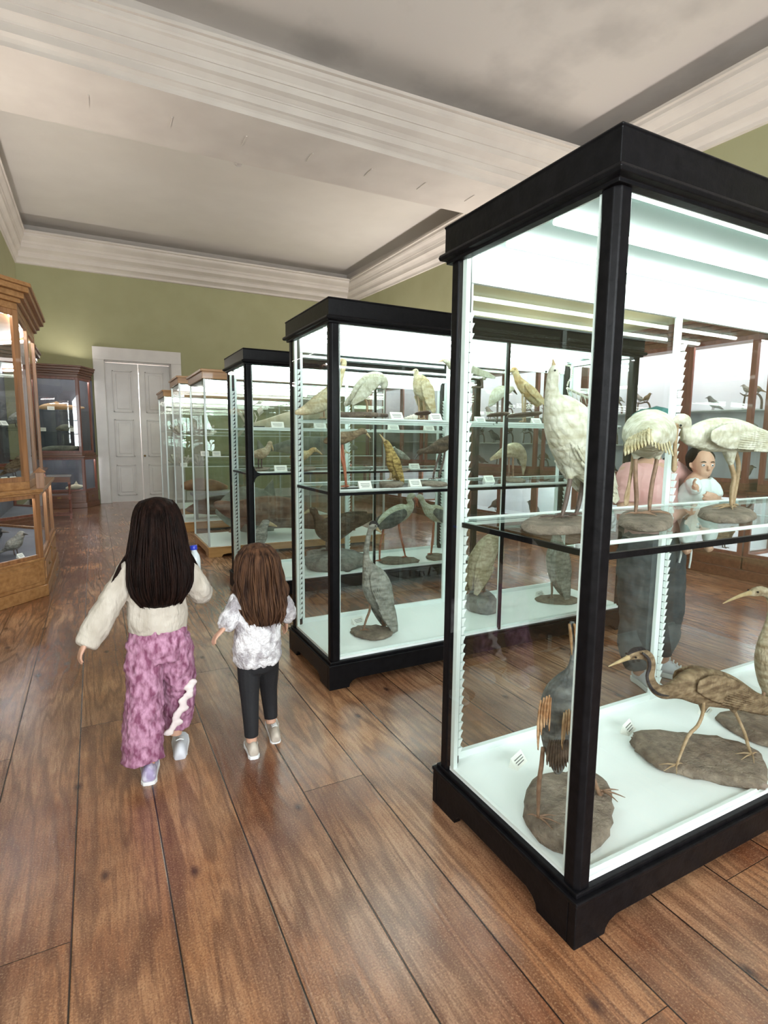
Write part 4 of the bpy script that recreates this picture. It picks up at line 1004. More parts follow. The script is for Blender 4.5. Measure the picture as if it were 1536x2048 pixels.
bird('cream gannet with long upright neck half hidden by the black corner post', 3.45,
     [(590, 826, 4), (612, 820, 11), (637, 808, 18), (658, 792, 18), (672, 772, 12), (681, 752, 7.5), (686, 737, 6), (688, 724, 6), (684, 717, 3)],
     'f_cream', name='mounted_gannet', depth=.8, rem=.007, zg=Z2, beak=[(684, 718, 3), (680, 724, 2), (677, 731, .8)], beakm='leg_tan', legs=[[(648, 805), (648, 818), (648, 830)]], legr=1.8, toe=.04)
bird('white egret hunched with tucked head on a rough log', 3.30,
     [(700, 802, 3), (708, 792, 9), (722, 777, 15), (740, 764, 18), (755, 758, 15), (766, 762, 11), (769, 770, 8), (764, 775, 5)],
     'f_white', name='mounted_egret', depth=.75, rem=.006, legs=[[(734, 778), (729, 795), (734, 808), (734, 824)]], legm='leg_tan', legr=1.6, toe=.04, zg=Z2+.018, wing=dict(pts=[(752, 760, 7), (738, 768, 13), (720, 784, 10), (698, 808, 3)], off=.05))
branch_tree('rough brown log lying under the hunched white egret', [([(672, 828), (700, 830), (735, 829), (775, 831)], [4.5, 6, 5.5, 3.5])], 3.3, Z2, 'log')
bird('slender cream egret standing tall with its beak held level', 3.30,
     [(856, 822, 3), (856, 806, 8), (851, 788, 16), (844, 772, 20), (837, 758, 14), (833, 749, 7), (832, 743, 6), (826, 744, 4)],
     'f_cream', name='mounted_egret', depth=.75, rem=.006, beak=[(828, 744, 3), (818, 744, 2), (809, 744, .8)], legs=[[(846, 795), (848, 810), (848, 826)], [(836, 790, .03), (838, 808, .03), (838, 826, .03)]], legm='leg_tan', legr=1.4, toe=.04, zg=Z2,
     eye=(830, 742, 5.5, 1), wing=dict(pts=[(838, 762, 6), (847, 780, 14), (854, 800, 9), (858, 824, 2)], off=.055), rk=oz(846, 828, Z2, 16, 4, 3), rockh=.008)
bird('golden buff egret standing in profile beside the black mullion', 3.35,
     [(1082, 810, 3), (1072, 799, 8), (1058, 785, 13), (1046, 772, 12), (1037, 761, 9), (1033, 750, 7), (1029, 741, 7), (1023, 740, 4)],
     'f_buff', name='mounted_egret', depth=.75, rem=.006, beak=[(1024, 741, 3.5), (1015, 745, 2), (1008, 749, .8)], legs=[[(1046, 786), (1045, 800), (1047, 828)], [(1052, 790, .03), (1050, 810, .03), (1051, 828, .03)]], legm='leg_tan', legr=1.5, toe=.04, zg=Z2,
     eye=(1026, 739, 6, 1), wing=dict(pts=[(1044, 770, 5), (1058, 784, 9), (1072, 798, 6), (1084, 811, 2)], off=.045), rk=oz(1047, 832, Z2, 24, 5, 3), rockh=.012)
bird('small hunched white egret with dark beak beside the black mullion', 3.38,
     [(978, 813, 3), (984, 804, 8), (992, 791, 13), (1003, 783, 12), (1014, 782, 8), (1022, 778, 6), (1027, 778, 4)],
     'f_white', name='mounted_egret', depth=.8, rem=.006, beak=[(1026, 779, 3), (1030, 784, 2), (1034, 789, .8)], beakm='beakdark', legs=[[(995, 800), (995, 815), (995, 828)]], legm='leg_dark', legr=1.4, toe=.04, zg=Z2, rk=oz(995, 831, Z2, 16, 4, 8), rockh=.01)
# bird skeleton
def skeleton(label, Y, neck, back, zg, sc_=1.0, name='bird_skeleton'):
    P0 = at(back[0][0], back[0][1], Y); k = mpp(P0)
    r = empty(name, (at(back[len(back)//2][0], back[len(back)//2][1], Y).x, Y, zg), label, 'bird skeleton')
    m = MB()
    for i in range(len(neck)-1):
        for t in (0, .33, .66):
            u, v = neck[i][0]*(1-t)+neck[i+1][0]*t, neck[i][1]*(1-t)+neck[i+1][1]*t
            m.ell(at(u, v, Y), [1.9*k*sc_]*3, 7, 5, nz=.3, seed=i)
    m.loft([at(u, v, Y) for u, v in back], [2.6*k]*len(back), seg=7)
    m.build('spine', MT['bone'], r, smooth=True)
    h = neck[0]
    MB().loft([at(h[0]+1, h[1], Y), at(h[0]-3, h[1]+1, Y), at(h[0]-8, h[1]+3, Y), at(h[0]-16, h[1]+7, Y)], [3*k, 3.6*k, 1.6*k, .6*k], seg=8).build('skull', MT['bone'], r, smooth=True)
    m = MB()
    for j in range(7):
        t = j/6; u = back[0][0]*(1-t)+back[-1][0]*t*1.0; v = back[0][1]*(1-t)+back[-1][1]*t
        for sg in (-1, 1):
            pts = [at(u, v, Y)]
            for a in (.4, .9, 1.4, 1.9):
                pts.append(at(u+2*a, v+9*a*sc_, Y+sg*.045*math.sin(a*1.5)))
            m.tube(pts, .7*k, seg=5)
    m.build('rib', MT['bone'], r, smooth=True)
    mu, mv = back[-1][0]-6, back[-1][1]+4
    for sg in (-1, 1):
        p = at(mu, mv, Y+sg*.03); q = p+Vector((.02, 0, 0)); q.z = (p.z+zg)/2+.02; e = Vector((p.x-.01, p.y, zg+.008))
        m2 = MB().tube([p, q], .9*k, seg=6).tube([q, e], .8*k, seg=6)
        for a in (-.5, 0, .5): m2.tube([e, e+Vector((-.035*math.cos(a), .035*math.sin(a), 0))], .6*k, seg=5)
        m2.build('leg_bone', MT['bone'], r, smooth=True)
    MB().box(at(mu, mv, Y).x-.09, at(mu, mv, Y).x+.08, Y-.05, Y+.05, zg, zg+.012).build('stand', MT['blackplate'], r)
    return r
skeleton('pale bird skeleton with a curled neck behind the upward looking white bird', 3.40, [(1119, 744), (1122, 735), (1130, 730), (1140, 732), (1145, 742), (1143, 754), (1137, 764), (1134, 774)], [(1134, 776), (1150, 784), (1168, 792), (1186, 800)], Z2)
branch_tree('brown stump with crossing twigs carrying a perched white gull', [([(931, 838), (931, 810), (933, 780), (934, 760)], [6, 5.5, 5.5, 4.5]), ([(912, 775), (935, 774), (966, 775)], [1.8, 2.2, 1.6]), ([(933, 764), (950, 752), (962, 757), (965, 775)], [2.5, 3, 3, 2])], 3.35, Z2)
bird('white gull with lowered tail perched on the twiggy stump', 3.33,
     [(976, 753, 1.5), (958, 746, 6), (938, 738, 11), (918, 732, 13), (904, 728, 10), (894, 722, 7), (886, 720, 4)], 'f_white', name='mounted_gull', depth=.9, rem=.006, zg=Z2+.16, beak=[(888, 720, 3), (881, 722, 1.6), (876, 725, .7)],
     wing=dict(pts=[(905, 730, 6), (925, 734, 9), (950, 745, 6), (978, 756, 1.5)], off=.05), legs=[[(932, 742), (932, 750)]], legr=1.2, toe=.02)
ZM2 = 1.2
bird('slim brown bittern leaning forward on long reddish legs', 3.18,
     [(648, 884, 4), (664, 879, 11), (684, 876, 13), (701, 872, 10), (714, 867, 7), (725, 862, 6.5), (733, 866, 4)], 'f_brown', name='mounted_bittern', depth=.8, rem=.005, zg=ZM2,
     beak=[(731, 865, 3), (736, 870, 2), (741, 876, .8)], legs=[[(678, 886), (683, 915), (689, 940), (692, 966)], [(684, 886, .03), (687, 912, .03), (690, 940, .03), (693, 966, .03)]], legm='leg_red', legr=1.9, toe=.045, eye=(727, 860, 6, 1))
MBk = MB().box(at(674, 968, 3.18).x, at(716, 968, 3.18).x, 3.10, 3.24, ZM2, ZM2+.008)
tag(MBk.build('mount_plate', MT['blackplate'], None, loc=(at(695, 968, 3.18).x, 3.17, ZM2)), 'flat black plate under the red legged bittern', 'stand')
bird('yellow brown bittern stretching its neck and beak upward', 3.28,
     [(797, 961, 3), (793, 946, 11), (787, 926, 15), (781, 906, 10), (775, 890, 7.5), (770, 882, 5)], 'f_bittern', name='mounted_bittern', depth=.85, rem=.005, zg=ZM2,
     beak=[(771, 884, 3.4), (765, 876, 2.2), (759, 868, .8)], beakm='beak', legs=[[(782, 945), (781, 956), (781, 968)], [(790, 950), (790, 960), (790, 968)]], legm='leg_tan', legr=1.6, toe=.03, rk=oz(782, 972, ZM2, 23, 4, 2), rockh=.03,
     wing=dict(pts=[(782, 910, 5), (788, 928, 9), (794, 948, 6), (799, 964, 2)], off=.045))
bird('dark brown ibis with thin dark legs bending forward', 3.35,
     [(912, 868, 3), (900, 880, 11), (884, 891, 15), (868, 897, 11), (855, 901, 7), (846, 902, 5.5), (839, 905, 6), (835, 908, 4)], 'f_dark', name='mounted_ibis', depth=.8, rem=.005, zg=ZM2,
     beak=[(837, 907, 3), (832, 913, 2), (829, 920, .8)], beakm='beakdark', legs=[[(881, 902), (874, 925), (868, 945), (866, 968)], [(890, 902, .03), (886, 925, .03), (880, 945, .03), (877, 968, .03)]], legm='leg_dark', legr=1.5, toe=.04, rk=oz(868, 970, ZM2, 26, 4, 5), rockh=.02)
bird('light brown heron with drooping plumes bent forward below the golden egret', 3.38,
     [(980, 920, 3), (996, 911, 7), (1014, 903, 13), (1032, 901, 16), (1044, 912, 11), (1047, 930, 6), (1046, 950, 2)], 'f_brownlt', name='mounted_heron', depth=.8, rem=.006, zg=ZM2,
     legs=[[(1026, 912), (1026, 935), (1026, 958)], [(1018, 912, .03), (1018, 935, .03), (1018, 958, .03)]], legm='leg_brown', legr=1.5, toe=.035, rk=oz(1026, 962, ZM2, 24, 4, 7), rockh=.02)
for u, v, z, Y, tx in ((793, 833, Z2, 3.1, 'between the two white egrets'), (871, 834, Z2, 3.1, 'at the tail side of the slender cream egret'), (960, 838, Z2, 3.3, 'in front of the stump'), (1073, 836, Z2, 3.25, 'at the tail side of the golden egret'),
                       (730, 971, ZM2, 3.1, 'beside the black plate'), (830, 970, ZM2, 3.15, 'between the yellow brown bittern and the ibis'), (978, 954, ZM2, 3.3, 'beside the drooping light brown heron')):
    P = at(u, v, Y); card(P.x, Y, z, -.05, 'white specimen card on a glass shelf, '+tx, None, .085, .045)
shell = MB()
for j in range(5):
    P = at(812+j*5, 829-j*1.3, 3.25); shell.ell((P.x, P.y, Z2+.012+.004*j), (.016, .014, .012+.003*j), 8, 6, nz=.4, seed=j)
tag(shell.build('skull', MT['bone'], None, smooth=True, loc=(at(820, 828, 3.25).x, 3.25, Z2)), 'small white bird skull lying at the feet of the slender cream egret', 'skull')

# -- third case
bird('big dark brown pelican with spread wing on a grey boulder', 5.40,
     [(735, 1032, 3), (715, 1040, 8), (692, 1052, 17), (664, 1062, 23), (646, 1060, 17), (636, 1046, 9), (632, 1032, 7), (627, 1022, 8), (618, 1020, 5)], 'f_dark', name='mounted_pelican', depth=.8, rem=.01, zg=ZD,
     beak=[(620, 1021, 4.5), (611, 1025, 3), (602, 1029, 1)], legs=[[(655, 1075), (654, 1088), (654, 1100)], [(668, 1075, .04), (668, 1088, .04), (668, 1100, .04)]], legm='leg_dark', legr=2.2, toe=.07,
     rk=oz(668, 1132, ZD, 62, 12, 5, 12), rockh=.14, rockm='rockgrey', wing=dict(pts=[(650, 1050, 8), (680, 1046, 15), (712, 1040, 11), (740, 1030, 3)], off=.10))
bird('grey bird with thick pale bill just above the smaller girl', 5.25,
     [(510, 1106, 5), (514, 1086, 14), (521, 1069, 15), (527, 1054, 9), (531, 1046, 8), (538, 1046, 5)], 'f_grey', name='mounted_night_heron', depth=.8, rem=.008, zg=ZD, beak=[(535, 1046, 5), (544, 1049, 3.5), (554, 1053, 1)],
     legs=[[(516, 1100), (516, 1115), (516, 1130)]], legm='leg_dark', legr=2, toe=.05, rk=oz(516, 1135, ZD, 24, 6, 6), rockh=.03)
bird('white stork with dark wing whose long red legs show on a wide flat rock', 5.15,
     [(754, 1052, 3), (767, 1043, 13), (785, 1033, 18), (803, 1025, 18), (816, 1018, 12), (822, 1008, 7), (818, 998, 6), (823, 991, 6.5), (829, 993, 4)], 'f_white', name='mounted_stork', depth=.75, rem=.008, zg=ZD,
     beak=[(828, 993, 3.4), (833, 1003, 2.4), (836, 1014, .8)], beakm='leg_red', legs=[[(768, 1052), (764, 1075), (760, 1092), (759, 1115)], [(797, 1048, .05), (802, 1075, .05), (806, 1092, .05), (811, 1112, .05)]], legm='leg_red', legr=1.6, toe=.05,
     rk=oz(797, 1123, ZD, 42, 7, 9), rockh=.03, wing=dict(pts=[(805, 1022, 7), (790, 1032, 13), (770, 1044, 12), (750, 1054, 3)], off=.075), wingm='f_slate')
bird('white stork with dark wing facing the other stork, partly cut by the case frame', 5.22,
     [(908, 1045, 3), (893, 1036, 12), (874, 1027, 17), (859, 1021, 13), (849, 1010, 7), (844, 1001, 6), (840, 994, 6.5), (834, 996, 4)], 'f_white', name='mounted_stork', depth=.75, rem=.008, zg=ZD,
     beak=[(835, 996, 3.4), (832, 1006, 2.4), (830, 1016, .8)], beakm='leg_red', legs=[[(868, 1045), (866, 1070), (864, 1090), (862, 1110)]], legm='leg_red', legr=1.6, toe=.05,
     rk=oz(876, 1116, ZD, 26, 6, 4), rockh=.03, wing=dict(pts=[(862, 1020, 6), (878, 1030, 12), (894, 1038, 10), (912, 1048, 3)], off=.075), wingm='f_slate')
bird('pale brown bird looking back over its wing above the thick billed bird', 5.30,
     [(500, 913, 3), (511, 909, 8), (524, 907, 10.5), (534, 900, 7.5), (538, 891, 5), (540, 886, 5), (543, 889, 3)], 'f_brownlt', name='mounted_duck', depth=.9, rem=.007, zg=ZM2, beak=[(542, 889, 2.6), (545, 896, 1.8), (546, 902, .8)],
     legs=[[(517, 916), (517, 926), (517, 936)], [(523, 916, .04), (523, 926, .04), (523, 936, .04)]], legm='leg_dark', legr=1.1, toe=.035, rk=oz(520, 939, ZM2, 18, 3, 4), rockh=.012)
bird('tan shelduck standing on the middle shelf above the dark brown pelican', 5.28,
     [(580, 914, 3), (592, 914, 8), (606, 911, 10), (618, 906, 6), (625, 900, 5), (632, 900, 5)], 'f_buff', name='mounted_duck', depth=.95, rem=.007, zg=ZM2, beak=[(633, 901, 3), (639, 905, 2.4), (644, 909, 1)],
     legs=[[(601, 919), (601, 928), (601, 938)]], legm='leg_brown', legr=1.2, toe=.035, rk=oz(606, 940, ZM2, 22, 4, 6), rockh=.025)
bird('light grey gull with pale head behind the yellow brown bittern', 5.28,
     [(820, 919, 2), (808, 913, 6), (797, 907, 8), (789, 900, 5), (786, 895, 5)], 'f_grey', name='mounted_gull', depth=.9, rem=.007, zg=ZM2, beak=[(785, 896, 2.4), (781, 898, 1.6), (778, 900, .8)], legs=[[(798, 913), (798, 925), (798, 938)]], legm='leg_tan', legr=1.1, toe=.035, rk=oz(800, 940, ZM2, 20, 3, 6), rockh=.012)
bird('white tern sitting beside the tan shelduck', 5.30,
     [(655, 921, 3), (664, 918, 7), (676, 914, 8), (685, 908, 5), (689, 903, 4.5), (692, 904, 3)], 'f_white', name='mounted_tern', depth=.9, rem=.007, zg=ZM2, legs=[[(674, 920), (674, 928), (674, 938)]], legm='leg_red', legr=1, toe=.03, beak=[(692, 904, 2), (697, 906, 1.2), (701, 907, .5)])
skeleton('small bird skeleton on a black stand above the pale brown bird', 5.20, [(522, 804), (525, 802), (527, 807), (524, 813)], [(523, 814), (519, 818), (515, 821)], 1.605, .6)
for u, z, Y, tx in ((555, 1.605, 5.1, 'beside the little skeleton'), (640, 1.605, 5.1, 'on the upper shelf behind the gannet'), (560, ZM2, 5.1, 'between the pale brown bird and the shelduck'), (787, 1.605, 5.1, 'on the upper shelf under the log end'), (858, 1.605, 5.1, 'on the upper shelf above the facing stork'), (830, ZM2, 5.1, 'beside the light grey gull')):
    P = at(u, 850, Y); card(P.x, Y, z, -.05, 'white specimen card in the stork case, '+tx, None, .12, .055)

# -- oak cases: seal, fishes, shark
def swimmer(name, label, cat, Y, spine, m, fins=(), depth=.7, rest=None, tail=None, rem=.012):
    S = [(at(u, v, Y), r*mpp(at(u, v, Y))) for u, v, r in spine]
    if rest is not None:
        low = min(p.z-r_ for p, r_ in S); S = [(p+Vector((0, 0, rest-low)), r_) for p, r_ in S]
    dz = S[0][0]-at(spine[0][0], spine[0][1], Y)
    c = S[len(S)//2][0]; r = empty(name, (c.x, Y, rest if rest is not None else c.z), label, cat)
    MB().loft([p for p, _ in S], [q for _, q in S], [q*depth for _, q in S], seg=16, sub=4).build('body', MT[m], r, smooth=True, remesh=rem, sm=2)
    for pts, off in fins:
        P = [at(u, v, Y)+dz+Vector((0, off, 0)) for u, v in pts]
        MB().solid(P, (0, .018, 0)).build('fin', MT[m], r, smooth=False, bevel=.004)
    return r
swimmer('mounted_seal', 'reddish brown seal lying on a white floor with oak edging', 'stuffed seal', 7.55, [(428, 1008, 5), (440, 1010, 11), (462, 1018, 18), (495, 1022, 26), (535, 1022, 32), (580, 1026, 30), (620, 1038, 20), (655, 1050, 10), (690, 1056, 5)], 'seal',
        fins=[([(470, 1030), (492, 1034), (470, 1064), (452, 1060)], -.16), ([(672, 1048), (705, 1040), (712, 1062), (680, 1062)], 0)], rest=.145)
swimmer('mounted_shark', 'long pale shark with a crescent tail', 'stuffed fish', 7.60, [(486, 824, 3), (505, 824, 6), (545, 820, 13), (590, 814, 20), (630, 808, 21), (670, 808, 15), (700, 812, 8), (722, 816, 3)], 'fishpale',
        fins=[([(490, 822), (470, 792), (474, 788), (486, 806), (496, 824), (478, 846), (466, 850)], -.01), ([(600, 798), (632, 775), (632, 798)], -.01), ([(620, 826), (600, 840), (650, 828)], -.08)], rest=1.625)
swimmer('mounted_sunfish', 'large round grey green sunfish behind the seal', 'stuffed fish', 8.0, [(430, 965, 6), (450, 962, 30), (480, 960, 46), (515, 962, 44), (545, 966, 28), (560, 968, 10)], 'fishgrey', depth=.22,
        fins=[([(520, 930), (545, 900), (550, 935)], 0), ([(520, 995), (545, 1020), (550, 985)], 0)], rest=.15)
swimmer('mounted_tuna', 'grey tuna on the shelf between the seal and the shark', 'stuffed fish', 7.6, [(530, 905, 3), (552, 903, 8), (590, 900, 16), (640, 898, 17), (690, 900, 10), (715, 903, 3)], 'fishgrey', fins=[([(532, 905), (515, 885), (515, 925)], 0)], rest=1.285)
swimmer('mounted_fish', 'brown fish lying on a low pale stand', 'stuffed fish', 9.6, [(363, 975, 4), (376, 972, 10), (400, 970, 13), (430, 972, 11), (455, 976, 4)], 'fishbrown', rest=.62)
swimmer('mounted_dolphin', 'dark brown dolphin lying under the brown fish', 'stuffed dolphin', 9.75, [(372, 1010, 3), (385, 1008, 9), (420, 1002, 18), (470, 1000, 20), (530, 1006, 12), (560, 1012, 4)], 'seal', rest=.17, fins=[([(455, 985), (475, 962), (482, 984)], 0)])
bl = MB().box(1.40, 2.2, 9.45, 9.75, .56, .60).box(1.44, 1.48, 9.48, 9.72, .165, .56).box(2.12, 2.16, 9.48, 9.72, .165, .56)
tag(bl.build('display_stand', MT['greyback'], None, loc=(1.8, 9.6, .165)), 'low pale stand under the brown fish in the second oak case', 'stand')
for j, (u, v, Y, z, s_) in enumerate(((345, 845, 9.7, 1.55, .10), (365, 846, 9.7, 1.55, .13), (392, 846, 9.7, 1.55, .12), (350, 930, 9.7, 1.05, .10), (380, 930, 9.7, 1.05, .11), (342, 850, 11.6, 1.62, .13), (340, 960, 11.6, .98, .13))):
    P = at(u, v, Y); m = MB(); rr = random.Random(j)
    for q in range(14):
        a, b = rr.uniform(0, 2*PI), rr.uniform(.2, 1.3)
        d = Vector((math.cos(a)*math.cos(b), math.sin(a)*math.cos(b), math.sin(b)))*s_*1.6
        c0 = Vector((P.x+.15, Y, z+.005)); m.loft([c0, c0+d*.6, c0+d*1.0+Vector((0, 0, .02))], [s_*.22, s_*.2, s_*.14], seg=7)
    tag(m.build('coral', MT['coral'], None, smooth=True, loc=(P.x+.15, Y, z)), 'bushy pale coral %s' % ('beside the oak case corner, first of three on one shelf', 'between two other corals on one shelf', 'last of three on one shelf, away from the case corner', 'near the card, first of two on the lower shelf', 'second of two on the lower shelf above the brown fish', 'on the upper shelf of the oak case beside the door', 'on the lower shelf of the oak case beside the door')[j], 'coral')
for u, v, Y, z, tx in ((361, 934, 9.35, 1.05, 'below the three corals'), (402, 932, 7.25, 1.28, 'at the shelf corner in the seal case'), (425, 914, 7.25, 1.28, 'in front of the grey tuna, behind a black post')):
    P = at(u, v, Y); card(P.x+.06, Y+.05, z, 0, 'bright white specimen card '+tx, None, .10, .06)

# ------------------------------------------------------------------ contents of the wall cabinets
def small_bird(P, s, yaw, m, label, pitch=.5, name='mounted_songbird', z0=None):
    P = Vector(P); r = empty(name, (P.x, P.y, P.z), label, 'stuffed bird')
    f = Vector((math.cos(yaw), math.sin(yaw), 0)); U = Vector((0, 0, 1))
    def L_(a, b): return P+f*(a*s)+U*(b*s)
    t = pitch
    MB().loft([L_(-1.15, .25-t*.6), L_(-.6, .45-t*.3), L_(-.25, .55), L_(.1, .72+.1*t), L_(.36, .98+.3*t), L_(.52, 1.16+.3*t), L_(.66, 1.18+.3*t)],
              [.05*s, .13*s, .33*s, .36*s, .23*s, .21*s, .10*s], seg=10, b0=(0, 0, 1)).build('body', MT[m], r, smooth=True)
    MB().loft([L_(.66, 1.18+.3*t), L_(.80, 1.16+.3*t), L_(.95, 1.13+.3*t)], [.07*s, .05*s, .01*s], seg=6).build('beak', MT['beakdark'], r, smooth=True)
    sd_ = Vector((-f.y, f.x, 0))
    for sg in (-1, 1):
        a = L_(.0, .45)+sd_*(sg*.12*s); b = L_(.06, .02)+sd_*(sg*.12*s)
        MB().tube([a, (a+b)/2, b], .035*s, seg=5).tube([b, b+f*.18*s, b+f*.25*s], .025*s, seg=5).build('leg', MT['leg_dark'], r, smooth=True)
    return r
rr = random.Random(11)
feathers = ['f_slate', 'f_dark', 'f_grey', 'f_brown', 'f_black']
fw = {'f_slate': 'slate grey', 'f_dark': 'dark brown', 'f_grey': 'pale grey', 'f_brown': 'warm brown', 'f_black': 'black'}
def twig(Px, Y, z, label, seed, h=.16, span=.22):
    q = random.Random(seed); m = MB(); X = Px
    m.loft([(X, Y-span*.5, z), (X, Y-span*.48, z+h*.6), (X, Y-span*.25, z+h), (X, Y+span*.3, z+h*.92), (X, Y+span*.62, z+h*1.15)], [.014, .012, .011, .009, .004], seg=7)
    m.loft([(X, Y+span*.35, z+h*.92), (X+.01, Y+span*.4, z+h*.5), (X, Y+span*.42, z)], [.009, .01, .012], seg=7)
    m.loft([(X, Y-span*.25, z+h), (X-.01, Y-span*.45, z+h*1.35)], [.006, .003], seg=6)
    return tag(m.build('perch_branch', MT['branch'], None, smooth=True, loc=(X, Y, z)), label, 'branch')
shelf_names = {1.068: 'lowest', 1.47: 'middle', 1.88: 'upper'}
spots = []
for z in (1.88, 1.47, 1.068):
    y_ = 3.72
    while y_ < 9.4:
        spots.append((y_, z)); y_ += rr.uniform(.34, .50)
ords = {}
for n_, (y_, z) in enumerate(spots):
    X = xr(y_)-.34; mm = feathers[rr.randrange(5)]; sh = shelf_names[z]; cabn = 'second' if y_ < 6.62 else 'third'
    key = (sh, cabn); ords[key] = ords.get(key, 0)+1
    ow = ['first', 'second', 'third', 'fourth', 'fifth', 'sixth', 'seventh', 'eighth', 'ninth', 'tenth', 'eleventh'][ords[key]-1]
    place = '%s along the %s shelf, cabinet behind the %s' % (ow, sh, 'spoonbills' if cabn == 'second' else 'egrets')
    if rr.random() < .6:
        m2 = feathers[(feathers.index(mm)+1+n_ % 3) % 5]; h = rr.uniform(.12, .2); twig(X, y_, z, 'curved bark twig with two perched songbirds, '+place, n_, h)
        small_bird((X, y_+.06, z+h), .085, PI/2 if rr.random() < .5 else -PI/2, mm, '%s songbird on bark twig, %s' % (fw[mm], place), rr.uniform(.1, .7))
        small_bird((X, y_-.05, z+h), .085, PI/2 if rr.random() < .5 else -PI/2, m2, '%s songbird on bark twig, %s' % (fw[m2], place), rr.uniform(.1, .7))
    else:
        small_bird((X, y_, z), rr.uniform(.12, .17), rr.choice((PI/2, -PI/2, PI)), mm, '%s pigeon, %s' % (fw[mm], place), rr.uniform(0, .5), 'mounted_pigeon')
for n_, y_ in enumerate((3.9, 4.9, 5.7, 6.9, 7.8)):
    small_bird((xr(y_)-.32, y_, .268), .19, PI/2 if n_ % 2 else -PI/2, feathers[(n_*2+3) % 5], '%s gull behind the low glass of the white lined wall cabinets, %s along' % (fw[feathers[(n_*2+3) % 5]], ('first', 'second', 'third', 'fourth', 'fifth')[n_]), .2, 'mounted_gull')
small_bird((xr(3.35)-.34, 3.28, 1.88+.28), .17, PI*.6, 'f_brown', 'brown owl on the tall forked stump in a white lined cabinet', .7, 'mounted_owl')
m = MB().loft([(xr(3.35)-.34, 3.28, 1.88), (xr(3.35)-.34, 3.27, 2.0), (xr(3.35)-.34, 3.29, 2.17)], [.06, .045, .04], seg=9)
m.loft([(xr(3.35)-.34, 3.29, 2.1), (xr(3.35)-.34, 3.36, 2.22), (xr(3.35)-.34, 3.40, 2.34)], [.03, .025, .02], seg=8)
tag(m.build('tree_stump', MT['branch'], None, smooth=True, loc=(xr(3.35)-.34, 3.28, 1.88)), 'tall forked brown stump under the brown owl', 'stump')
# left cabinet: dark shelves with birds and cards
for n_, (X, Y, z, s_, mm, yw) in enumerate(((-.85, 5.92, 1.10, .11, 'f_grey', -.9), (-.95, 5.80, 1.10, .12, 'f_white', -1.2), (-.85, 6.0, 1.6, .13, 'f_grey', -.9), (-.98, 5.78, 1.6, .12, 'f_brown', -.5), (-.86, 5.98, 2.05, .12, 'f_white', 0), (-.9, 5.95, .378, .22, 'f_black', -.4), (-.72, 6.25, .378, .16, 'f_grey', -.6), (-.72, 6.6, 1.10, .15, 'f_brown', -.5), (-.72, 7.1, 1.6, .14, 'f_grey', -.5))):
    small_bird((X, Y, z), s_, yw, mm, '%s bird %s in the honey coloured cabinet' % ({'f_grey': 'pale grey', 'f_white': 'white', 'f_brown': 'brown', 'f_black': 'black backed'}[mm],
               ('low behind the upper glass, beside another', 'low behind the upper glass', 'on the lower inner shelf beside the post', 'on the lower inner shelf away from the post', 'on the top inner shelf', 'behind the low glass', 'behind the low glass beside the post', 'at the bottom of the aisle side glass', 'on the aisle side inner shelf')[n_]), .4, 'mounted_seabird')
for n_, (X, Y, z) in enumerate(((-.72, 5.98, 1.10), (-.66, 6.03, 1.10), (-.70, 6.0, 1.6), (-.66, 6.08, .378), (-.80, 5.88, 1.6))):
    card(X, Y, z, .8, 'white card in the honey coloured cabinet, '+('at the foot of the upper glass', 'under the upper glass beside the frame', 'on the inner shelf near the frame', 'on the dark floor behind the low glass', 'on the inner shelf farther from the frame')[n_], None, .06, .04)
# far cabinet: fishes on dark shelves
swimmer('mounted_fish', 'pale orange fish bright under the lamp on a dark top shelf', 'stuffed fish', 13.72, [(76, 797, 3), (90, 795, 6), (110, 794, 7), (130, 796, 5.5), (150, 797, 4), (168, 798, 2)], 'fishorange', rest=2.065, fins=[([(96, 790), (112, 784), (122, 790)], 0)])
swimmer('mounted_fish', 'grey green round fish on the middle dark shelf, between two cards', 'stuffed fish', 13.72, [(112, 860, 2), (122, 858, 6), (135, 857, 7), (150, 861, 3)], 'fishgrey', rest=1.625)
swimmer('mounted_fish', 'long silver grey fish below the grey green round fish', 'stuffed fish', 13.72, [(82, 885, 3), (100, 884, 6), (130, 884, 6.5), (155, 881, 3)], 'fishgrey', rest=1.185)
swimmer('mounted_fish', 'pale fish with raised fin behind the low glass near the door', 'stuffed fish', 13.75, [(130, 957, 2), (142, 955, 5), (152, 954, 5.5), (166, 953, 2)], 'fishpale', rest=.37, fins=[([(146, 950), (151, 942), (156, 950)], 0)])
for n_, (u, z, Y) in enumerate(((104, 2.06, 13.6), (84, 1.62, 13.6), (146, 1.62, 13.6))):
    P = at(u, 850, Y); card(P.x, Y, z-.002, 0, 'white specimen card '+('under the pale orange fish', 'away from the door beside the round grey green fish', 'on the door side of the round grey green fish')[n_], None, .13, .075)

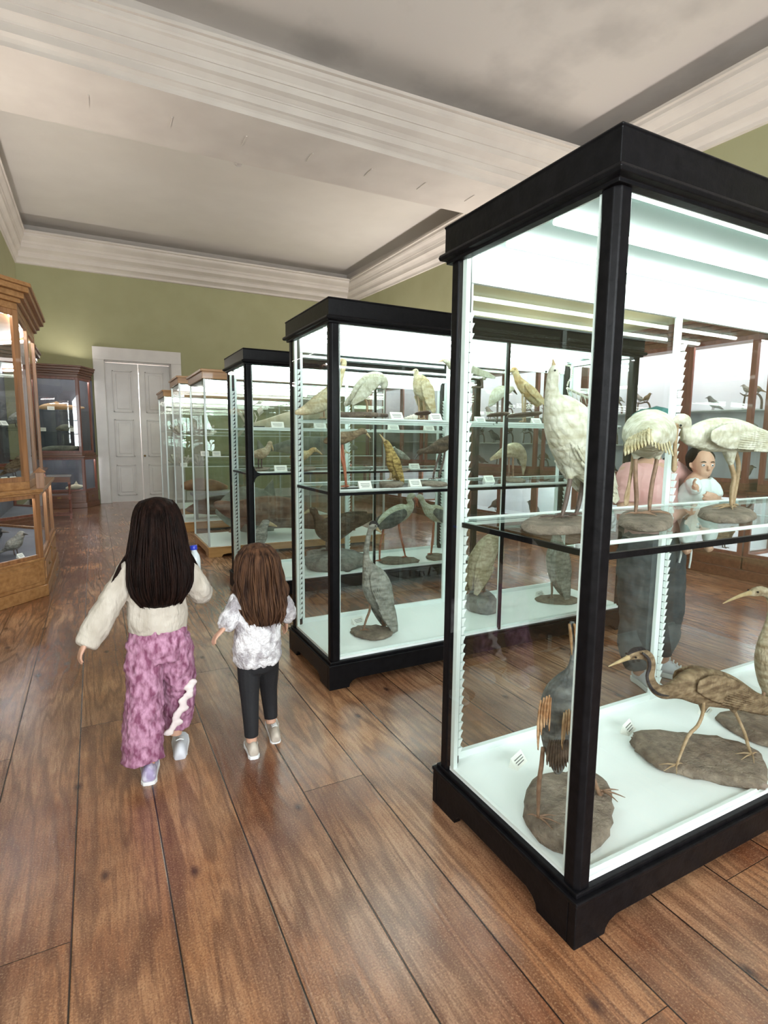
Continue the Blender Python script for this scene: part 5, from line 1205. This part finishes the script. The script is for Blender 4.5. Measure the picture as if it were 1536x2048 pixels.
# ------------------------------------------------------------------ people
def hand(mb, w_, d, palm_n, s, curl=.5, thumb=1):
    # w_: wrist, d: pointing direction, palm_n: normal of the palm; five separate fingers
    w_ = Vector(w_); d = Vector(d).normalized(); n_ = Vector(palm_n); n_ = (n_-d*n_.dot(d)).normalized(); sd_ = d.cross(n_)
    mb.loft([w_-d*.02*s, w_, w_+d*.035*s, w_+d*.075*s, w_+d*.09*s], [.024*s, .024*s, .034*s, .038*s, .030*s], [.020*s, .018*s, .016*s, .014*s, .011*s], b0=sd_, seg=10)
    for i, (o_, l_) in enumerate(((-.030, .066), (-.010, .076), (.010, .070), (.029, .055))):
        p = w_+d*.085*s+sd_*o_*s; c = curl*(.8+.1*i)
        q1 = p+(d*math.cos(c*.5)+n_*math.sin(c*.5))*l_*.45*s; q2 = q1+(d*math.cos(c*1.3)+n_*math.sin(c*1.3))*l_*.32*s; q3 = q2+(d*math.cos(c*1.9)+n_*math.sin(c*1.9))*l_*.24*s
        mb.loft([p-d*.01*s, p, q1, q2, q3], [.009*s, .0088*s, .0082*s, .0074*s, .0058*s], seg=7, sub=2, tip=.8)
    t = -1*thumb; p = w_+d*.025*s+sd_*(.030*t)*s
    q1 = p+(d*.6+sd_*t*.7+n_*.25)*.035*s; q2 = q1+(d*.85+sd_*t*.3+n_*.4)*.028*s
    mb.loft([p-sd_*t*.01*s, p, q1, q2], [.011*s, .011*s, .0095*s, .0075*s], seg=7, sub=2, tip=.8)
def head(mb, c, R, f, s=1.0):
    # c: centre of the skull, R: half height, f: facing direction (unit); the face is part of the body mesh
    c = Vector(c); f = Vector(f).normalized(); U = Vector((0, 0, 1)); S = f.cross(U).normalized()
    def W(a, b, z): return c+f*(a*R)+S*(b*R)+U*(z*R)
    mb.ell(W(-.08, 0, .12), (R*.80, R*.74, R*.86), 18, 12, rot=Matrix((f, S, U)).transposed())
    mb.ell(W(.14, 0, -.32), (R*.56, R*.52, R*.62), 16, 10, rot=Matrix((f, S, U)).transposed())
    mb.loft([W(.62, 0, .10), W(.78, 0, -.08), W(.84, 0, -.22), W(.66, 0, -.28)], [R*.06, R*.08, R*.12, R*.06], seg=8)
    mb.loft([W(.56, -.2, -.50), W(.66, 0, -.47), W(.56, .2, -.50)], [R*.05, R*.08, R*.05], seg=7)
    mb.loft([W(.56, -.14, -.60), W(.64, 0, -.60), W(.56, .14, -.60)], [R*.05, R*.08, R*.05], seg=7)
    for sg in (-1, 1):
        mb.loft([W(-.05, sg*.70, .10), W(-.08, sg*.79, .02), W(-.04, sg*.76, -.16), W(0, sg*.68, -.26)], [R*.06, R*.12, R*.10, R*.05], [R*.05]*4, seg=8)
    return W
def face_bits(W, R, parent, hairm):
    for sg in (-1, 1):
        MB().ell(W(.60, sg*.28, .02), (R*.11, R*.11, R*.10), 10, 8).build('eye', MT['shoe_white'], parent, smooth=True)
        MB().ell(W(.69, sg*.28, .02), (R*.05, R*.05, R*.05), 8, 6).build('pupil', MT['eye'], parent, smooth=True)
        MB().loft([W(.66, sg*.14, .21), W(.70, sg*.29, .26), W(.60, sg*.44, .21)], [R*.025, R*.035, R*.02], seg=6).build('eyebrow', MT[hairm], parent, smooth=True)
def hair_strands(mb, top, rings, n, th, seed, frizz=.006, back=True):
    # rings: list of (centre, rx, ry); strands run over the surface from the crown to the last ring
    rr_ = random.Random(seed)
    for i in range(n):
        a = rr_.uniform(0, 2*PI); pts = []; ln = rr_.uniform(.74, 1.06); k0 = rr_.uniform(.97, 1.05)
        m_ = len(rings); last = max(3, int(m_*ln+.5))
        a2 = a+rr_.uniform(-.18, .18)
        for j in range(min(m_, last)):
            c, rx, ry = rings[j]; t = j/(m_-1); aa = a*(1-t)+a2*t
            w1 = frizz*math.sin(j*1.7+a*9+seed)*t
            pts.append(Vector((c[0]+(rx*k0+w1)*math.cos(aa), c[1]+(ry*k0+w1)*math.sin(aa), c[2]-rr_.uniform(0, .012)*t)))
        rr2 = [th*.7]+[th]*(len(pts)-2)+[th*.25]
        mb.loft(pts, rr2, [q*.6 for q in rr2], seg=5, sub=2)
    return mb
def shoe(parent, heel, direction, L_, pitch, m, name='shoe', w_=1.0, ank=.0):
    # heel: ground point under the heel; pitch > 0 lifts the heel
    d = Vector((direction[0], direction[1], 0)).normalized(); S = Vector((-d.y, d.x, 0)); U = Vector((0, 0, 1))
    toe = Vector(heel)+d*L_
    R = Matrix.Rotation(pitch, 3, -S)
    def T(a, b, z):
        q = d*(a*L_-L_*.72)+S*(b*L_)+U*(z*L_)
        q = R @ q; return Vector(heel)+d*L_*.72+q
    def sec(a, hw, z0, z1): return [(a, -hw, z0), (a, -hw*1.03, (z0*2+z1)/3), (a, -hw*.72, z0*.25+z1*.75), (a, 0, z1), (a, hw*.72, z0*.25+z1*.75), (a, hw*1.03, (z0*2+z1)/3), (a, hw, z0)]
    secs = [sec(.0, .10, .10, .34), sec(.05, .15, .09, .44), sec(.20, .165, .09, .50), sec(.36, .165, .09, .44), sec(.50, .18, .09, .34), (sec(.70, .20, .09, .26)), sec(.88, .175, .09, .20), sec(.98, .10, .09, .15), sec(1.0, .04, .09, .11)]
    vs = [T(a, b*w_, z) for s_ in secs for a, b, z in s_]; n_ = 7
    fs = [(i*n_+k, i*n_+(k+1) % n_, (i+1)*n_+(k+1) % n_, (i+1)*n_+k) for i in range(len(secs)-1) for k in range(n_)]
    fs += [tuple(range(n_-1, -1, -1)), tuple(len(vs)-n_+k for k in range(n_))]
    o = MB().add(vs, fs).build(name, MT[m], parent, smooth=True)
    q = o.modifiers.new('sub', 'SUBSURF'); q.levels = 1; q.render_levels = 2
    out = [(-.02, .0), (0, .12), (.1, .17), (.3, .165), (.5, .185), (.7, .215), (.88, .19), (.98, .12), (1.03, .0)]
    loop = [(a, b) for a, b in out]+[(a, -b) for a, b in out[-2:0:-1]]
    vs = [T(a, b*w_, 0) for a, b in loop]+[T(a, b*w_, .11) for a, b in loop]; n_ = len(loop)
    MB().add(vs, [tuple(range(n_-1, -1, -1)), tuple(range(n_, 2*n_))]+[(i, (i+1) % n_, n_+(i+1) % n_, n_+i) for i in range(n_)]).build('sole', MT['sole'], o, bevel=.003)
    lc = MB()
    for a, z in ((.36, .47), (.44, .42), (.52, .365), (.60, .32)): lc.tube([T(a, -.09, z-.04), T(a, 0, z), T(a, .09, z-.04)], L_*.018, seg=5)
    lc.build('laces', MT['sole'], o, smooth=True)
    return o

# the taller girl, walking away
g1 = empty('person', (.21, 2.60, 0), 'taller girl walking away in cream top and wide pink trousers, long dark hair', 'person')
B = MB()
HW = head(B, (.232, 2.63, 1.12), .108, (.12, 1, 0))
B.loft([(.232, 2.61, 1.04), (.23, 2.60, .99), (.225, 2.60, .95)], [.042, .044, .07], seg=12)
B.loft([(.22, 2.60, .99), (.22, 2.60, .94), (.215, 2.60, .84), (.215, 2.60, .72), (.215, 2.60, .62), (.215, 2.60, .55)], [.05, .105, .095, .080, .088, .07], [.04, .06, .06, .055, .06, .05], b0=(1, 0, 0), seg=16)
for p in ([(.12, 2.60, .95), (.055, 2.575, .84), (.005, 2.545, .77), (-.040, 2.52, .715), (-.066, 2.51, .675)], [(.32, 2.60, .95), (.385, 2.60, .86), (.412, 2.63, .785), (.420, 2.71, .785), (.415, 2.80, .815)]):
    B.loft(p, [.036, .027, .023, .021, .018], seg=10)
hand(B, (-.066, 2.51, .675), (-.45, -.1, -.9), (1, .2, 0), .68, .5, 1)
hand(B, (.420, 2.80, .818), (-.1, .5, .6), (-.2, 1, .2), .68, 1.25, -1)
B.loft([(.158, 2.60, .60), (.145, 2.585, .36), (.140, 2.53, .12), (.145, 2.52, .06)], [.058, .045, .032, .03], seg=12)
B.loft([(.275, 2.61, .60), (.29, 2.68, .36), (.285, 2.70, .15), (.28, 2.70, .08)], [.055, .045, .032, .03], seg=12)
B.build('body', MT['skin'], g1, remesh=.0045, sm=2)
face_bits(HW, .108, g1, 'hair_dark')
T_ = MB()
T_.loft([(.215, 2.60, .648), (.215, 2.60, .70), (.216, 2.60, .80), (.22, 2.60, .90), (.222, 2.60, .96), (.226, 2.60, 1.005)], [.122, .128, .124, .128, .112, .055], [.085, .092, .09, .084, .068, .045], b0=(1, 0, 0), seg=20, tip=.02)
T_.loft([(.13, 2.60, .955), (.07, 2.585, .87), (.02, 2.56, .79), (-.025, 2.54, .72), (-.058, 2.52, .672), (-.072, 2.510, .648)], [.052, .052, .055, .056, .050, .042], [.05, .045, .046, .045, .038, .03], seg=14, tip=.05)
T_.loft([(.31, 2.60, .955), (.37, 2.60, .87), (.402, 2.615, .80), (.412, 2.66, .78), (.418, 2.73, .785), (.415, 2.78, .806)], [.050, .052, .055, .054, .046, .034], seg=14, tip=.05)
T_.build('sweater', MT['sweater'], g1, remesh=.005, sm=4, disp=(.018, .06))
P_ = MB()
P_.loft([(.215, 2.60, .675), (.215, 2.60, .64), (.213, 2.60, .58), (.212, 2.605, .52)], [.112, .120, .128, .125], [.08, .088, .096, .095], b0=(1, 0, 0), seg=20, tip=.02)
P_.loft([(.160, 2.60, .60), (.150, 2.59, .48), (.142, 2.575, .34), (.132, 2.55, .22), (.126, 2.54, .11), (.125, 2.538, .085)], [.082, .080, .080, .084, .090, .092], [.085, .085, .08, .082, .085, .085], b0=(1, 0, 0), seg=18, tip=.02)
P_.loft([(.275, 2.61, .60), (.290, 2.635, .48), (.300, 2.66, .36), (.298, 2.68, .26), (.290, 2.69, .16), (.289, 2.69, .125)], [.080, .080, .078, .074, .068, .066], [.085, .082, .078, .07, .066, .066], b0=(1, 0, 0), seg=18, tip=.02)
P_.build('trousers', MT['pinkpants'], g1, remesh=.005, sm=4, disp=(.028, .055))
H1 = [((.232, 2.625, 1.234), .02, .02), ((.232, 2.62, 1.222), .065, .065), ((.232, 2.61, 1.18), .090, .098), ((.232, 2.60, 1.12), .104, .104), ((.231, 2.585, 1.06), .114, .098), ((.229, 2.57, 1.0), .124, .090),
      ((.229, 2.55, .94), .131, .080), ((.228, 2.535, .88), .127, .066), ((.226, 2.525, .83), .112, .052), ((.227, 2.522, .785), .080, .032)]
hb = MB()
hb.loft([c for c, _, _ in H1], [a for _, a, _ in H1], [b*.9 for _, _, b in H1], b0=(1, 0, 0), seg=24, sub=3)
hair_strands(hb, None, H1, 340, .0042, 3, .005)
for i in range(10):
    hb.loft([(.34-i*.004, 2.56, 1.02), (.375, 2.575, .96), (.398-i*.003, 2.585, .90), (.412-i*.004, 2.59, .84+i*.004)], [.004, .004, .003, .001], seg=5)
    hb.loft([(.11+i*.004, 2.555, 1.02), (.075, 2.56, .97), (.050+i*.004, 2.56, .92), (.030+i*.005, 2.56, .875+i*.003)], [.004, .004, .003, .001], seg=5)
hb.build('hair', MT['hair_dark'], g1, smooth=True)
shoe(g1, (.138, 2.455, .004), (.12, 1), .195, .08, 'shoe_lilac')
shoe(g1, (.285, 2.60, .006), (.15, 1), .195, .25, 'shoe_white')
rb = MB()
for i in range(12):
    t = i/11; c = Vector((.352-.105*t-.01*math.sin(i*1.9), 2.585-.02*t, .375-.21*t)); 
    rb.ell(c, (.022+.006*math.sin(i*2.3), .012, .017), 8, 6, nz=.35, seed=i)
rb.build('ruffle', MT['ribbon'], g1, smooth=True, remesh=.005, sm=2)
BD = Vector((.046, -.012, -.028))
bo = empty('water_bottle', Vector((.375, 2.865, .83))+BD, 'small clear water bottle with a blue cap held by the taller girl', 'bottle')
MB().loft([Vector((.375, 2.865, .83))+BD, Vector((.375, 2.865, .84))+BD, Vector((.375, 2.868, .93))+BD, Vector((.374, 2.872, .96))+BD, Vector((.372, 2.875, .975))+BD], [.022, .026, .026, .016, .012], b0=(1, 0, 0), seg=14, tip=.05).build('bottle_body', MT['clearplastic'], bo, smooth=True)
MB().loft([Vector((.372, 2.875, .974))+BD, Vector((.371, 2.877, .996))+BD], [.018, .018], b0=(1, 0, 0), seg=14, tip=.05).build('cap', MT['blueplastic'], bo, smooth=True)

# the smaller girl
g2 = empty('person', (.65, 2.55, 0), 'smaller girl walking away in white tie dye fleece and black leggings, brown hair', 'person')
B = MB()
HW2 = head(B, (.66, 2.57, .895), .108, (.05, 1, 0))
B.loft([(.66, 2.56, .82), (.655, 2.55, .78), (.655, 2.55, .74)], [.038, .042, .07], seg=12)
B.loft([(.655, 2.55, .79), (.655, 2.55, .74), (.65, 2.55, .64), (.65, 2.55, .54), (.65, 2.55, .46), (.65, 2.55, .41)], [.045, .085, .080, .070, .068, .055], [.04, .055, .058, .055, .050, .045], b0=(1, 0, 0), seg=16)
for p in ([(.57, 2.55, .75), (.53, 2.535, .69), (.508, 2.52, .66), (.49, 2.51, .642)], [(.74, 2.55, .75), (.785, 2.555, .69), (.805, 2.58, .64), (.815, 2.62, .605)]):
    B.loft(p, [.035, .030, .026, .019], seg=10)
hand(B, (.488, 2.508, .640), (-.7, -.15, -.55), (1, .1, -.2), .60, .6, 1)
hand(B, (.815, 2.62, .602), (.1, .4, -.8), (-1, 0, 0), .60, .5, -1)
B.loft([(.605, 2.545, .44), (.602, 2.53, .28), (.600, 2.51, .12), (.60, 2.505, .06)], [.046, .036, .028, .026], seg=12)
B.loft([(.70, 2.56, .44), (.712, 2.60, .28), (.722, 2.61, .14), (.722, 2.60, .08)], [.046, .036, .028, .026], seg=12)
B.build('body', MT['skin'], g2, remesh=.0045, sm=2)
face_bits(HW2, .108, g2, 'hair_brown')
T_ = MB()
T_.loft([(.65, 2.55, .425), (.65, 2.55, .45), (.65, 2.55, .52), (.652, 2.55, .62), (.655, 2.55, .71), (.656, 2.55, .77), (.658, 2.55, .80)], [.098, .112, .115, .108, .108, .085, .045], [.075, .085, .088, .084, .08, .06, .04], b0=(1, 0, 0), seg=20, tip=.02)
T_.loft([(.575, 2.55, .755), (.535, 2.54, .70), (.512, 2.525, .668), (.492, 2.512, .645), (.486, 2.507, .638)], [.046, .044, .044, .040, .032], seg=14, tip=.05)
T_.loft([(.735, 2.55, .755), (.782, 2.555, .70), (.803, 2.57, .66), (.815, 2.60, .625), (.816, 2.61, .615)], [.046, .046, .045, .040, .032], seg=14, tip=.05)
T_.build('fleece_jacket', MT['fleece'], g2, remesh=.005, sm=3, disp=(.020, .035))
P_ = MB()
P_.loft([(.65, 2.55, .47), (.65, 2.55, .43), (.65, 2.55, .40)], [.095, .095, .088], [.075, .078, .072], b0=(1, 0, 0), seg=18)
P_.loft([(.607, 2.545, .43), (.603, 2.54, .36), (.602, 2.53, .27), (.601, 2.515, .17), (.600, 2.506, .085)], [.058, .053, .044, .038, .033], seg=14, tip=.05)
P_.loft([(.697, 2.56, .43), (.706, 2.58, .36), (.713, 2.60, .27), (.721, 2.61, .18), (.723, 2.60, .105)], [.058, .053, .044, .038, .033], seg=14, tip=.05)
P_.build('leggings', MT['leggings'], g2, remesh=.005, sm=3)
H2 = [((.66, 2.57, 1.006), .015, .015), ((.66, 2.565, .996), .055, .055), ((.66, 2.56, .955), .090, .092), ((.66, 2.55, .90), .103, .096), ((.662, 2.54, .85), .108, .088), ((.664, 2.525, .79), .108, .074),
      ((.668, 2.505, .73), .102, .060), ((.672, 2.49, .68), .088, .046), ((.674, 2.485, .64), .066, .030)]
hb = MB()
hb.loft([c for c, _, _ in H2], [a*.96 for _, a, _ in H2], [b*.9 for _, _, b in H2], b0=(1, 0, 0), seg=24, sub=3)
hair_strands(hb, None, H2, 260, .0048, 8, .013)
for i in range(12):
    hb.loft([(.75, 2.53, .86), (.765+i*.003, 2.53, .80), (.772+i*.002, 2.525, .75), (.785-i*.003, 2.52, .70+i*.004)], [.005, .005, .004, .001], seg=5)
    hb.loft([(.57, 2.53, .86), (.556-i*.002, 2.53, .81), (.552+i*.003, 2.525, .76), (.545+i*.004, 2.52, .72+i*.004)], [.005, .005, .004, .001], seg=5)
hb.build('hair', MT['hair_brown'], g2, smooth=True)
shoe(g2, (.597, 2.445, .004), (.1, 1), .160, .05, 'shoe_beige')
shoe(g2, (.728, 2.53, .035), (.1, 1), .160, .42, 'shoe_beige')

# the woman beyond the nearest case, holding a baby
wm = empty('person', (3.0, 2.2, 0), 'woman in pink tee, loose grey trousers and white sneakers, holding a baby', 'person')
FD = Vector((-.35, -1, 0)).normalized()
B = MB()
HW3 = head(B, (2.93, 2.19, 1.555), .135, FD)
B.loft([(2.945, 2.21, 1.46), (2.95, 2.22, 1.41), (2.95, 2.22, 1.36)], [.055, .06, .10], seg=12)
B.loft([(2.95, 2.22, 1.40), (2.95, 2.22, 1.33), (2.96, 2.21, 1.18), (2.98, 2.20, 1.05), (3.0, 2.20, .95), (3.0, 2.20, .86)], [.08, .185, .165, .15, .18, .16], [.06, .10, .11, .10, .12, .11], b0=(1, 0, 0), seg=18)
ARM_R = [(2.77, 2.22, 1.34), (2.715, 2.19, 1.22), (2.69, 2.14, 1.09), (2.80, 2.06, 1.07), (2.96, 2.0, 1.10)]
ARM_L = [(3.13, 2.21, 1.34), (3.26, 2.17, 1.23), (3.33, 2.06, 1.12), (3.26, 1.93, 1.13), (3.15, 1.905, 1.16)]
for p in (ARM_R, ARM_L): B.loft(p, [.055, .050, .046, .038, .028], seg=12)
hand(B, ARM_R[-1], (.9, -.1, .2), (0, 1, .1), 1.0, .7, 1)
hand(B, ARM_L[-1], (-.9, -.15, .25), (0, 1, .1), 1.0, .6, -1)
B.loft([(2.90, 2.20, .90), (2.93, 2.19, .50), (2.95, 2.19, .12), (2.95, 2.19, .06)], [.10, .07, .045, .04], seg=12)
B.loft([(3.10, 2.20, .90), (3.15, 2.20, .50), (3.20, 2.22, .12), (3.20, 2.22, .06)], [.10, .07, .045, .04], seg=12)
B.build('body', MT['skin'], wm, remesh=.007, sm=2)
face_bits(HW3, .135, wm, 'hair_dark')
T_ = MB()
T_.loft([(2.955, 2.22, 1.40), (2.955, 2.22, 1.36), (2.955, 2.22, 1.28), (2.965, 2.21, 1.15), (2.98, 2.20, 1.05), (3.0, 2.20, .955)], [.075, .165, .20, .185, .185, .20], [.06, .095, .125, .13, .13, .135], b0=(1, 0, 0), seg=20, tip=.05)
T_.loft([(2.80, 2.22, 1.345), (2.74, 2.20, 1.27), (2.705, 2.175, 1.17), (2.70, 2.17, 1.15)], [.07, .072, .072, .07], seg=14, tip=.05)
T_.loft([(3.11, 2.21, 1.345), (3.21, 2.19, 1.28), (3.275, 2.16, 1.20), (3.29, 2.14, 1.18)], [.07, .072, .070, .068], seg=14, tip=.05)
T_.build('tee_shirt', MT['pinktee'], wm, remesh=.007, sm=4, disp=(.02, .07))
P_ = MB()
P_.loft([(3.0, 2.20, .985), (3.0, 2.20, .93), (2.995, 2.20, .80), (2.99, 2.20, .74)], [.19, .215, .225, .21], [.13, .14, .15, .14], b0=(1, 0, 0), seg=20, tip=.05)
P_.loft([(2.89, 2.20, .84), (2.885, 2.20, .62), (2.90, 2.19, .42), (2.90, 2.19, .25), (2.93, 2.19, .13)], [.125, .115, .10, .105, .075], [.13, .12, .11, .105, .075], seg=18, tip=.05)
P_.loft([(3.10, 2.20, .84), (3.14, 2.20, .62), (3.17, 2.21, .42), (3.16, 2.21, .28), (3.18, 2.22, .15)], [.125, .115, .10, .10, .055], [.13, .12, .11, .105, .06], seg=18, tip=.05)
P_.build('trousers', MT['greypants'], wm, remesh=.008, sm=4, disp=(.035, .10))
st = MB().tube([(3.02, 2.045, .955), (3.03, 2.03, .88), (3.02, 2.035, .80)], .006).tube([(3.10, 2.045, .955), (3.12, 2.03, .86), (3.11, 2.03, .76)], .006)
st.build('drawstring', MT['sole'], wm, smooth=True)
hb = MB()
H3 = [((2.935, 2.20, 1.69), .02, .02), ((2.935, 2.20, 1.68), .07, .07), ((2.94, 2.215, 1.63), .115, .11), ((2.945, 2.23, 1.56), .118, .105), ((2.95, 2.25, 1.48), .11, .08), ((2.955, 2.265, 1.40), .10, .05), ((2.955, 2.27, 1.36), .07, .03)]
hb.loft([c for c, _, _ in H3], [a for _, a, _ in H3], [b*.9 for _, _, b in H3], b0=(1, 0, 0), seg=20)
hair_strands(hb, None, H3, 120, .005, 5, .006)
hb.build('hair', MT['hair_dark'], wm, smooth=True)
cp = MB().loft([(2.93, 2.19, 1.702), (2.93, 2.19, 1.69), (2.932, 2.195, 1.655), (2.935, 2.20, 1.635)], [.03, .08, .122, .128], b0=(1, 0, 0), seg=20)
cp.loft([Vector((2.93, 2.19, 1.645))+FD*.09, Vector((2.93, 2.19, 1.64))+FD*.14, Vector((2.93, 2.19, 1.635))+FD*.19], [.07, .065, .03], [.008, .007, .004], b0=(1, -.35, 0), seg=12)
cp.build('cap', MT['teal'], wm, smooth=True)
shoe(wm, (2.985, 2.25, .004), (-.28, -1), .265, .0, 'shoe_white')
shoe(wm, (3.17, 2.26, .004), (.62, -1), .265, .0, 'shoe_white')

bb = empty('baby', (3.17, 2.03, 1.05), 'dark haired baby in white clothes held against the shoulder of the woman in pink', 'person')
B = MB()
HB = head(B, (3.175, 2.04, 1.375), .088, (-.55, -1, -.1))
B.loft([(3.175, 2.05, 1.32), (3.17, 2.06, 1.28), (3.16, 2.08, 1.20), (3.14, 2.09, 1.10), (3.12, 2.09, 1.04)], [.04, .075, .08, .08, .06], [.035, .055, .065, .07, .055], b0=(1, 0, 0), seg=14)
for p in ([(3.11, 2.05, 1.27), (3.07, 2.0, 1.23), (3.04, 1.99, 1.26)], [(3.235, 2.05, 1.27), (3.275, 2.01, 1.22), (3.27, 1.99, 1.16)]): B.loft(p, [.03, .026, .017], seg=9)
hand(B, (3.04, 1.99, 1.26), (-.6, -.2, .5), (.3, -1, 0), .42, .9, 1); hand(B, (3.27, 1.99, 1.16), (-.2, -.2, -.9), (-1, 0, 0), .42, .7, -1)
for p in ([(3.08, 2.05, 1.08), (3.03, 1.99, 1.0), (3.02, 2.0, .90), (3.02, 1.98, .87)], [(3.17, 2.05, 1.08), (3.20, 1.98, 1.0), (3.21, 1.99, .90), (3.21, 1.97, .87)]): B.loft(p, [.045, .04, .028, .022], seg=9)
B.build('body', MT['skin'], bb, remesh=.005, sm=2)
face_bits(HB, .088, bb, 'hair_dark')
T_ = MB().loft([(3.175, 2.055, 1.29), (3.17, 2.06, 1.24), (3.155, 2.08, 1.16), (3.13, 2.09, 1.06)], [.06, .095, .10, .09], [.05, .07, .085, .08], b0=(1, 0, 0), seg=16)
T_.loft([(3.11, 2.05, 1.27), (3.075, 2.01, 1.235), (3.055, 1.995, 1.25)], [.042, .038, .03], seg=10).loft([(3.235, 2.05, 1.27), (3.272, 2.015, 1.225), (3.272, 1.995, 1.185)], [.042, .038, .03], seg=10)
for p in ([(3.08, 2.05, 1.09), (3.03, 1.995, 1.01), (3.02, 2.0, .93)], [(3.17, 2.05, 1.09), (3.20, 1.985, 1.01), (3.21, 1.99, .93)]): T_.loft(p, [.06, .05, .038], seg=10)
T_.build('romper', MT['babywhite'], bb, remesh=.006, sm=3, disp=(.012, .05))
c_ = Vector((3.18, 2.05, 1.395))
hb = MB().loft([c_+Vector((.0, .0, .075)), c_+Vector((.005, .01, .055)), c_+Vector((.012, .02, .02)), c_+Vector((.018, .03, -.03)), c_+Vector((.02, .03, -.06))], [.025, .062, .080, .072, .045], [.025, .062, .078, .06, .035], b0=(1, 0, 0), seg=16)
hb.build('hair', MT['hair_dark'], bb, smooth=True)
